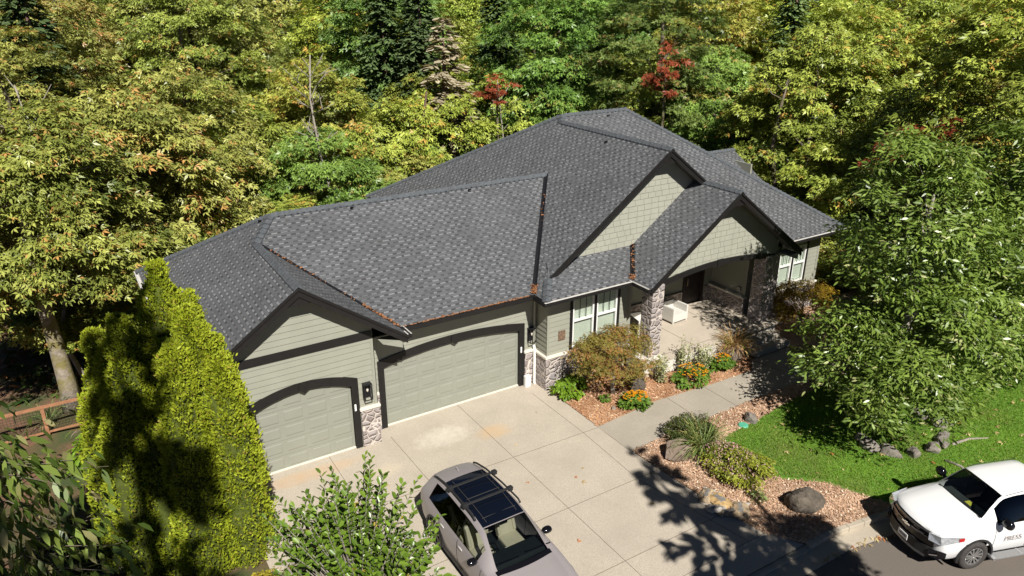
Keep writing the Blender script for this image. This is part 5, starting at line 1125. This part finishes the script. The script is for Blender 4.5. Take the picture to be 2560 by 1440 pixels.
cone(7.95, -2.55, .5, .45, 66, 'yellow-orange coneflowers at the driveway end of the porch bed', 75); cone(12.35, -2.15, .42, .5, 67, 'small clump of orange coneflowers left of the dry grass', 28)
def strap(name, lab, x, y, n, L, mat, seed, hot=.2, cat='grass', z=0, wid=1.0):
    rs = np.random.RandomState(seed); a = rs.random(n)*6.283; P = np.stack([.12*np.cos(a)*rs.random(n), .12*np.sin(a)*rs.random(n), np.zeros(n)], 1); P2 = []; A2 = []; N2 = []; S2 = []; l = L*(.6+.5*rs.random(n)); tl = .25+.55*rs.random(n)
    o = np.stack([np.cos(a), np.sin(a), np.zeros(n)], 1); p = P.copy(); d = o*tl[:, None]+np.array([0, 0, 1.])
    for k in range(4):
        d = unit(d); s = l/3.2; P2.append(p.copy()); A2.append(d.copy()); N2.append(np.cross(d, np.cross(o, d))+.01); S2.append(s*1.06); p = p+d*s[:, None]; d = d+o*.35*tl[:, None]-np.array([0, 0, .42])*tl[:, None]*(k+.6)
    T = np.zeros((n, 3)); T[:, 0] = rs.random(n); T[:, 1] = (rs.random(n) < hot); rt = empty(name, (x, y, z), lab, cat)
    for k in range(4): pass
    me = leaves_mesh('blades', np.concatenate(P2), np.concatenate(A2), np.concatenate(N2), np.concatenate(S2), 'blade', np.concatenate([T]*4), mat); mesh_obj('blades', me, rt); mb = MB(); mb.lathe([(.0, .0), (.14, 0), (.12, .06), (0, .1)], 10); mb.build('tuft_base', M_bark, rt); return rt
strap('ornamental_grass', 'tan dry ornamental grass with a green tuft beside the porch steps', 13.35, -1.85, 330, .85, M_tan, 68, .25, z=.25)
strap('iris', 'strap-leaved iris clump behind the small boulder by the driveway', 7.85, -5.7, 240, 1.0, M_iris, 69, .15, 'plant')
shrub('azalea', 'dome-shaped dark olive azalea beside the walkway', 'shrub', 8.1, -4.98, (.78, .62, .42), M_aza, 'oval', .06, 110, 44, .2, 70)
fs = shrub('spirea', 'spreading yellow-green spirea with faded pink flower heads at the lawn corner', 'shrub', 7.95, -6.9, (.72, 1.0, .42), M_spi, 'oval', .075, 100, 44, .22, 71, hot=.05)
rs = np.random.RandomState(72); n = 420; th = rs.random(n)*6.283; q = rs.random(n)**.5; P = np.stack([.7*q*np.cos(th)-.1, .95*q*np.sin(th)+.1, .78*(1-.45*q**2)+.06*rs.random(n)], 1); mesh_obj('blossoms', leafset(rs, P, rs.normal(size=(n, 3)), np.array([0, 0, 1.])+.3*rs.normal(size=(n, 3)), .05+.03*rs.random(n), 'oval', M_pink), fs)
shrub('yellow_spirea', 'yellow and orange leaved shrub at the foot of the largest arborvitae', 'shrub', -4.55, -5.0, (.75, .8, .4), M_yel, 'spray', .1, 70, 50, .25, 73, hot=.12)
shrub('heather', 'thin tuft of green weed in the tan mulch', 'plant', 7.55, -8.0, (.2, .2, .16), M_iris, 'long', .12, 12, 12, .1, 74)
shrub('salal', 'low mass of fresh green shrub below the wooden fence', 'shrub', -7.0, 6.9, (1.3, 1.0, .6), M_hosta, 'oval', .2, 60, 30, .4, 75)
strap('fern', 'yellow-green fern in front of the wooden fence', -7.35, 9.3, 46, 1.0, M_spi, 76, .3, 'fern', hz(-7.35, 9.3)); strap('fern', 'darker fern beside the foot of the mossy maple', -8.9, 10.9, 40, 1.0, M_iris, 77, .1, 'fern', hz(-8.9, 10.9)); strap('fern', 'pale fern right of the mossy maple trunk', -6.6, 11.0, 40, .9, M_iris, 78, .1, 'fern', hz(-6.6, 11))
shrub('laurel', 'shaded dark shrub under the drooping tree at the lower left', 'shrub', -7.6, -4.6, (1.0, 1.3, .7), M_aza, 'oval', .16, 60, 40, .4, 79); shrub('laurel', 'shaded dark shrub behind the retaining blocks', 'shrub', -8.4, .4, (1.1, 1.1, .7), M_aza, 'oval', .16, 60, 40, .4, 80)
# mossy maple at the fence
M_moss = bark('mossy_bark', (.40, .34, .27), (.22, .19, .07)); rs = np.random.RandomState(81)
tm = trunk_mesh(rs, .33, 12, np.array([[3, 1, 9], [-3, 2, 9.5], [1, 3, 10], [-2, -1.5, 9.], [2.4, -1.2, 9.6]]), 5, M_moss, .02)
cm_, _ = grow(82, 'maple', M_maple, 3.6, (4.2, 3.2, 4.4), 220, 95, 1.0, .25, None, hot=.08)
for q in (make_plant('maple_tree', 'large maple with a thick mossy trunk standing behind the wooden fence', 'tree', (-8.0, 11.6, hz(-8, 11.6)-.1), cm_, tm),): colour(q, (.95, .95, .8))
snag(-1.5, 31.5, -2.6, 5.5, 'slender pale trunk right of the mossy maple, near the arborvitae', .1, 3, seed=21, lean=(.1, 0))
# ---- rocks
def rock(lab, x, y, sx, sy, sz, seed, c, rz=0, group=None, z=None, det=.22, name='boulder'):
    bm = bmesh.new(); bmesh.ops.create_icosphere(bm, subdivisions=4, radius=1); rs = np.random.RandomState(seed); pl = unit(rs.normal(size=(16, 3))); dd = .5+.32*rs.random(16); K = rs.normal(size=(7, 3))*3.2; ph = rs.random(7)*6.28
    for v in bm.verts:
        p = np.array(v.co); 
        for n_, d_ in zip(pl, dd):
            e = p @ n_-d_
            if e > 0: p = p-n_*e*.88
        p = p*(1+det*.16*np.sum(np.sin(K @ p*1.6+ph))/2.0+.02*rs.normal()); v.co = (p[0]*sx, p[1]*sy, p[2]*sz)
    me = bpy.data.meshes.new(name); bm.to_mesh(me); bm.free(); me.materials.append(c); me.polygons.foreach_set('use_smooth', [True]*len(me.polygons)); me.set_sharp_from_angle(angle=R(14))
    o = mesh_obj(name, me); o.location = (x, y, (sz*.42 if z is None else z)); o.rotation_euler = (0, 0, rz); return tag(o, lab, 'rock', group)
def rockmat(name, a, b):
    t = NT(name); co = t.coord(); t.base(t.ramp(t.noise(3.5, 8, co, .7), [(.32, a), (.68, b)])); t.rough(.95); t.bump(t.noise(11, 7, co, .75), .9, .05); return t.m
M_rk = rockmat('basalt', (.045, .037, .03), (.20, .165, .125)); M_rk2 = rockmat('brown_rock', (.15, .11, .08), (.30, .235, .18)); M_rk3 = rockmat('grey_rock', (.14, .125, .11), (.34, .30, .255))
rock('smooth brown boulder beside the azalea at the driveway edge', 7.15, -5.35, .52, .42, .42, 1, M_rk2, .4, det=.1)
rock('large craggy dark boulder in the tan mulch near the kerb', 8.4, -8.85, .52, .46, .54, 2, M_rk, 2.2, det=.16); rock('dark flat-topped boulder under the Japanese maple', 8.75, -1.75, .5, .38, .5, 3, M_rk, .9); rock('small grey rock at the lawn edge beside the green valve lid', 10.45, -5.2, .3, .24, .24, 4, M_rk3, .3); rock('rounded brown rock under the dry ornamental grass', 13.2, -1.95, .5, .42, .5, 5, M_rk2, .2)
rock('fist-sized grey rock in the porch bed mulch', 7.2, -2.35, .11, .09, .09, 6, M_rk3, .2); rock('low brown rock at the right of the walkway landing', 16.6, -3.4, .4, .3, .25, 7, M_rk2, 1.)
for i in range(9):
    a = R(155)+R(215)*i/8+.08*math.sin(i*5); rock('grey stone of the ring around the cherry tree, one of several alike', 13.9+1.45*math.cos(a)*(1.08 if i < 7 else 1.0), -8.15+1.05*math.sin(a), .27+.07*(i*7 % 3), .2+.04*(i % 2), .2+.04*(i*5 % 3), 20+i, M_rk3, a+R(90)+.5*math.sin(i*3), 'stones ringing the cherry tree', z=.1)
# ---- wicker chairs
M_wick = plain('whitewashed_wicker', (.62, .60, .55), .7, .12, 40, bump=.5)
def chair(x, y, rz, lab):
    r = empty('wicker_chair', (x, y, .62), lab, 'armchair', rz, 'wicker armchairs on the porch'); w, d = .42, .40
    def P(nm, *b, mat=M_wick): mb = MB(); mb.bx(*b); return mb.build(nm, mat, r, bevel=.012)
    P('seat', -w+.09, w-.09, -d+.0, d-.09, .28, .38); P('front_panel', -w+.09, w-.09, -d, -d+.03, .08, .28); P('backrest', -w, w, d-.09, d, .08, .68); P('armrest', -w, -w+.09, -d, d-.09, .08, .66); P('armrest', w-.09, w, -d, d-.09, .08, .66)
    for sx in (-1, 1):
        for sy in (-1, 1): P('leg', sx*(w-.045)-.03, sx*(w-.045)+.03, sy*(d-.045)-.03, sy*(d-.045)+.03, 0, .08)
    mb = MB()
    for k in range(7):
        for sx in (-1, 1): mb.bx(*sorted((sx*(w+.004), sx*w)), -d+.05, d-.05, .12+.075*k, .165+.075*k)
        if k < 3: mb.bx(-w+.12, w-.12, -d-.004, -d, .10+.065*k, .14+.065*k)
    mb.build('weave', M_wick, r)
chair(12.85, .95, R(4), 'white wicker armchair standing clear of the porch column'); chair(11.0, .75, R(-8), 'white wicker armchair half hidden behind the stone porch column')
# ---- shingle wrappers left on the driveway edge
def pack(lab, x, y, rz, c, seed, s=(.46, .3)):
    rs = np.random.RandomState(seed); nx, ny = 10, 7; mb = MB()
    for j in range(ny):
        for i in range(nx): u, v = i/(nx-1)-.5, j/(ny-1)-.5; mb.v.append((u*2*s[0]+.02*rs.normal(), v*2*s[1]+.02*rs.normal(), .10*(1-(2*u)**4)*(1-(2*v)**2)+.035*rs.random()))
    for j in range(ny-1):
        for i in range(nx-1): mb.f.append((j*nx+i, j*nx+i+1, (j+1)*nx+i+1, (j+1)*nx+i)); mb.m.append(1 if j in (2, 3) and 1 < i < 7 else (2 if i > 7 else 0))
    o = mb.build('paper_sack', [c, plain('printed_panel', (.2, .185, .17), .6, .3, 30), plain('sack_white', (.5, .48, .44), .6, .2)], loc=(x, y, .02)); o.rotation_euler = (0, 0, rz); so = o.modifiers.new('t', 'SOLIDIFY'); so.thickness = .012; return tag(o, lab, 'sack')
M_kraft = plain('kraft_paper', (.36, .27, .17), .7, .25, 9); M_ochre = plain('ochre_paper', (.40, .27, .12), .7, .2, 9)
pack('flat brown paper sack lying nearest the spirea', 6.5, -7.15, .5, M_kraft, 1, (.32, .17)); pack('crumpled ochre paper sack in the middle of the heap', 6.62, -7.5, 1.4, M_ochre, 2, (.3, .24)); pack('white-ended torn paper sack at the driveway side of the heap', 6.3, -7.72, -.7, plain('grey_paper', (.42, .38, .33), .7, .3, 9), 3, (.26, .16)); pack('striped brown paper sack nearest the kerb', 6.8, -8.08, .75, M_kraft, 4, (.34, .22)); pack('narrow brown and white paper strip between the sacks', 6.45, -8.0, -.3, M_kraft, 5, (.27, .09))
mb = MB(); mb.lathe([(0, .05), (.14, .05), (.16, .03), (.17, -.02)], 20); o = mb.build('valve_lid', plain('green_plastic', (.10, .42, .27), .5, .1), loc=(10.05, -5.28, .02)); tag(o, 'round pale green valve lid at the lawn edge', 'valve lid')
for i, (pts, lab) in enumerate([([(14.6, -9.35), (15.3, -9.45), (15.9, -9.75)], 'longest bare tree root on the lawn right of the stone ring'), ([(13.6, -9.7), (13.7, -10.1), (13.5, -10.5)], 'bare tree root on the lawn below the stone ring'), ([(15.2, -8.7), (15.7, -8.75)], 'short bare tree root beside the stone ring')]):
    mb = MB(); mb.tube([(x, y, .045) for x, y in pts], [.05, .045, .02][:len(pts)], 6); tag(mb.build('tree_root', M_bark_pale, smooth=True), lab, 'root')
# ---- fence at the lower left
M_cedar = plain('cedar', (.36, .17, .09), .8, .2, 6)
fz = -2.25; fc = empty('wire_fence', (-8.2, 9.9, fz), 'cedar rail fence with wire mesh panels at the left', 'fence')
xs_ = [-3.0, -1.35, -.65+.0, 1.1, 2.6]
for x in (-3.0, -.68, 1.65):
    mb = MB(); mb.bx(x-.055, x+.055, -.055, .055, -.2, 1.18); mb.build('post', M_cedar, fc)
for z in (.08, 1.1):
    mb = MB(); mb.bx(-3.0, 1.65, -.07 if z > 1 else -.03, .07 if z > 1 else .03, z, z+.06); mb.build('rail', M_cedar, fc)
mb = MB()
for k in range(46): mb.beam((-3+4.65*k/46, 0, .14), (-3+4.65*k/46, 0, 1.1), .006, .006, (0, 1, 0))
for k in range(9): mb.beam((-3, 0, .2+.1*k), (1.65, 0, .2+.1*k), .006, .006)
mb.build('wire_mesh', M_black, fc)
for i, (x, y, L, rz, c) in enumerate(((-7.15, -.35, .5, .2, 0), (-7.75, -.55, .42, .3, 1), (-6.75, -.2, .4, .15, 0), (-8.3, -.8, .45, .3, 0), (-6.95, .35, .4, .1, 1))):
    mb = MB(); mb.bx(-L/2, L/2, -.12, .12, 0, .2); o = mb.build('garden_block', (M_curb, M_rk3)[c], bevel=.015, loc=(x, y, hz(x, y)+.05)); o.rotation_euler = (0, 0, rz); tag(o, 'pale concrete garden block in deep shade behind the arborvitae, one of several alike', 'block', 'garden blocks in the shade at the lower left')
rb = empty('raised_bed', (-7.3, 4.3, hz(-7.3, 4.3)), 'weathered wooden raised bed corner in the shade below the fern', 'planter', R(-30))
for nm, b in (('side_board', (-.6, .6, -.03, .03, 0, .3)), ('side_board', (-.63, -.57, .03, 1.2, 0, .3)), ('side_board', (.57, .63, .03, 1.2, 0, .3))):
    mb = MB(); mb.bx(*b); mb.build(nm, plain('grey_board', (.3, .25, .2), .85, .2), rb)
# ---- ground litter: chips, blades, fallen leaves
def scatter(poly, n, seed):
    rs = np.random.RandomState(seed); xs, ys = zip(*poly); out = []
    while len(out) < n:
        p = (rs.uniform(min(xs), max(xs)), rs.uniform(min(ys), max(ys)))
        if inside(p, poly): out.append(p)
    return rs, np.array(out)
def litter(name, poly, n, seed, z, size, mat, tpl='spray', flat=.25, up=False):
    rs, q = scatter(poly, n, seed); P = np.column_stack([q, np.full(n, z)+.02*rs.random(n)*(0 if up else 1)]); A = rs.normal(size=(n, 3)); A[:, 2] *= flat; N = np.array([0, 0, 1.])+.35*rs.normal(size=(n, 3))
    if up: A = np.array([0, 0, 1.])+.45*rs.normal(size=(n, 3)); N = rs.normal(size=(n, 3))
    T = np.zeros((n, 3)); T[:, 0] = np.clip(rs.random(n)*.7+.3*np.sin(P[:, 0]*1.7+2*np.sin(P[:, 1]*1.3))*np.sin(P[:, 1]*2.1+P[:, 0]*.6)+.15, 0, 1); T[:, 1] = (rs.random(n) < .12); return struct(mesh_obj(name, leaves_mesh(name, P, A, N, size*(.5+.8*rs.random(n)), tpl, T, mat)), 'stuff')
M_chip = leaf_mat('bark_chip', (.20, .085, .04), (.64, .35, .18), (.74, .52, .35), .0, .9); M_chip2 = leaf_mat('tan_bark_chip', (.26, .145, .085), (.68, .45, .30), (.76, .60, .45), .0, .9)
litter('bark_chips', bed1, 9000, 1, .024, .075, M_chip); litter('bark_chips', [p for p in bed2 if p[0] < 17], 20000, 2, .02, .075, M_chip2)
M_blade = leaf_mat('grass_blade', (.10, .23, .015), (.28, .46, .04), (.42, .42, .12), .3, .6)
litter('grass', [(9.2, -5.42), (10.6, -5.34), (12.25, -5.1), (14.5, -4.95), (18, -4.9), (21, -5.1), (21, -13.7), (18, -12.7), (14, -11.2), (12, -10.5), (10.6, -10.02), (10.2, -9.4), (9.8, -8.4), (8.95, -7.7), (8.35, -6.75), (8.1, -6.05)], 95000, 3, .028, .058, M_blade, 'long', up=True)
M_fall = leaf_mat('fallen_leaf', (.45, .30, .12), (.62, .50, .25), (.45, .16, .05), .1, .8)
litter('fallen_leaves', lawn[:6]+lawn[8:], 260, 4, .075, .13, M_fall, 'maple'); litter('fallen_leaves', [(-3, -1), (6, -.5), (6.1, -9), (-3, -9)], 26, 5, .014, .12, M_fall, 'maple', .05)
litter('fallen_leaves', [(6.9, -10.2), (9.6, -10.55), (9.6, -10.75), (6.9, -10.35)], 60, 6, -.11, .09, M_fall, 'maple')
# ---- street trees outside the picture, whose shadows reach into it
kinds['street'] = grow(90, 'maple', M_maple, 4.8, (1.45, 1.5, 3.6), 42, 60, .62, .3, (.2, 13, 10), inner=.25)
conifer('youngfir', 92, 15, 2.6, 74, M_conif, .42, .85, .1, 0, 60)
conifer('streetfir', 91, 20, 2.7, 230, M_conif, .7, .9, .06, 0, 30)
for k, x, y, sc, lab in (('youngfir', -10.6, -20.4, (1.5, 1.5, 1.85), 'tall fir outside the left edge of the photo, shading the arborvitae'), ('streetfir', -11.6, -13.0, (1, 1, .85), 'second fir outside the left edge of the photo, shading the ground below the fence'),
                         ('youngfir', 3.0, -18.9, (1, 1, 1.0), 'young fir across the street whose tip shades the driveway'), ('street', 4.7, -18.6, (1, 1, 1), 'maple across the street whose shade falls on the kerb and mulch')):
    make_plant('street_tree', lab, 'tree', (x, y, -.1), *kinds[k], scale=sc)
# ------------------------------------------------------------------ houses down in the valley, glimpsed between the trees
M_vw = plain('valley_wall', (.62, .6, .56), .8, .1); M_vr = plain('valley_roof', (.30, .30, .31), .9, .15)
rn = random.Random(4)
def vhouse(x, y, w, d, h, rz, lab, group):
    z = hz(x, y); r = empty('valley_house', (x, y, z), lab, 'house', rz, group); mb = MB(); mb.bx(-w/2, w/2, -d/2, d/2, -1, h); mb.build('wall', M_vw, r)
    rh = d*.28; mb = MB(); mb.prism([(-w/2-.5, -d/2-.5, h), (-w/2-.5, d/2+.5, h), (-w/2-.5, 0, h+rh)], (w+1, 0, 0)); mb.build('roof', M_vr, r)
    for k in range(3): mb = MB(); mb.bx(-w*.35+k*w*.3, -w*.35+k*w*.3+1.4, -d/2-.04, -d/2, 1, 2.3); mb.build('window', M_black, r)
for az0, n, g, lab in ((49.6, 12, 'valley houses in the gap right of the main ridge', 'pale valley house glimpsed above the main roof, one of several alike'), (28.4, 6, 'valley houses behind the beige dead conifer', 'pale valley house behind the beige dead conifer, one of several alike'), (14.2, 6, 'valley houses in the gap at the upper left', 'pale valley house glimpsed at the upper left, one of several alike')):
    for i in range(n):
        d = 250+rn.uniform(0, 60)+i*46; az = az0+rn.uniform(-1.3, 1.3); x, y = polar(az, d); vhouse(x, y, rn.uniform(12, 18), rn.uniform(9, 12), rn.uniform(3, 5.5), R(rn.uniform(-40, 40)-az), lab, g)
rs = np.random.RandomState(7); P = []; A = []; N = []; S_ = []
for az0 in (49.6, 28.4, 14.2):
    for i in range(150):
        d = 190+900*rs.random()**1.3; az = az0+rs.uniform(-4, 4); x, y = polar(az, d); hgt = rs.uniform(6, 15); m = 34; q = unit(rs.normal(size=(m, 3)))*rs.random((m, 1))**.4; w = rs.uniform(3, 6); P.append(np.array([x, y, hz(x, y)+hgt*.55])+q*np.array([w, w, hgt*.5])); A.append(rs.normal(size=(m, 3))); N.append(q+np.array([0, 0, .6])+.3*rs.normal(size=(m, 3))); S_.append(1.6+1.8*rs.random(m))
P, A, N, S_ = map(np.concatenate, (P, A, N, S_)); struct(mesh_obj('valley_trees', leafset(rs, P, A, N, S_, 'oval', leaf_mat('valley_leaf', (.09, .12, .05), (.26, .28, .12), (.4, .3, .12), .15, .8), .05)), 'stuff')
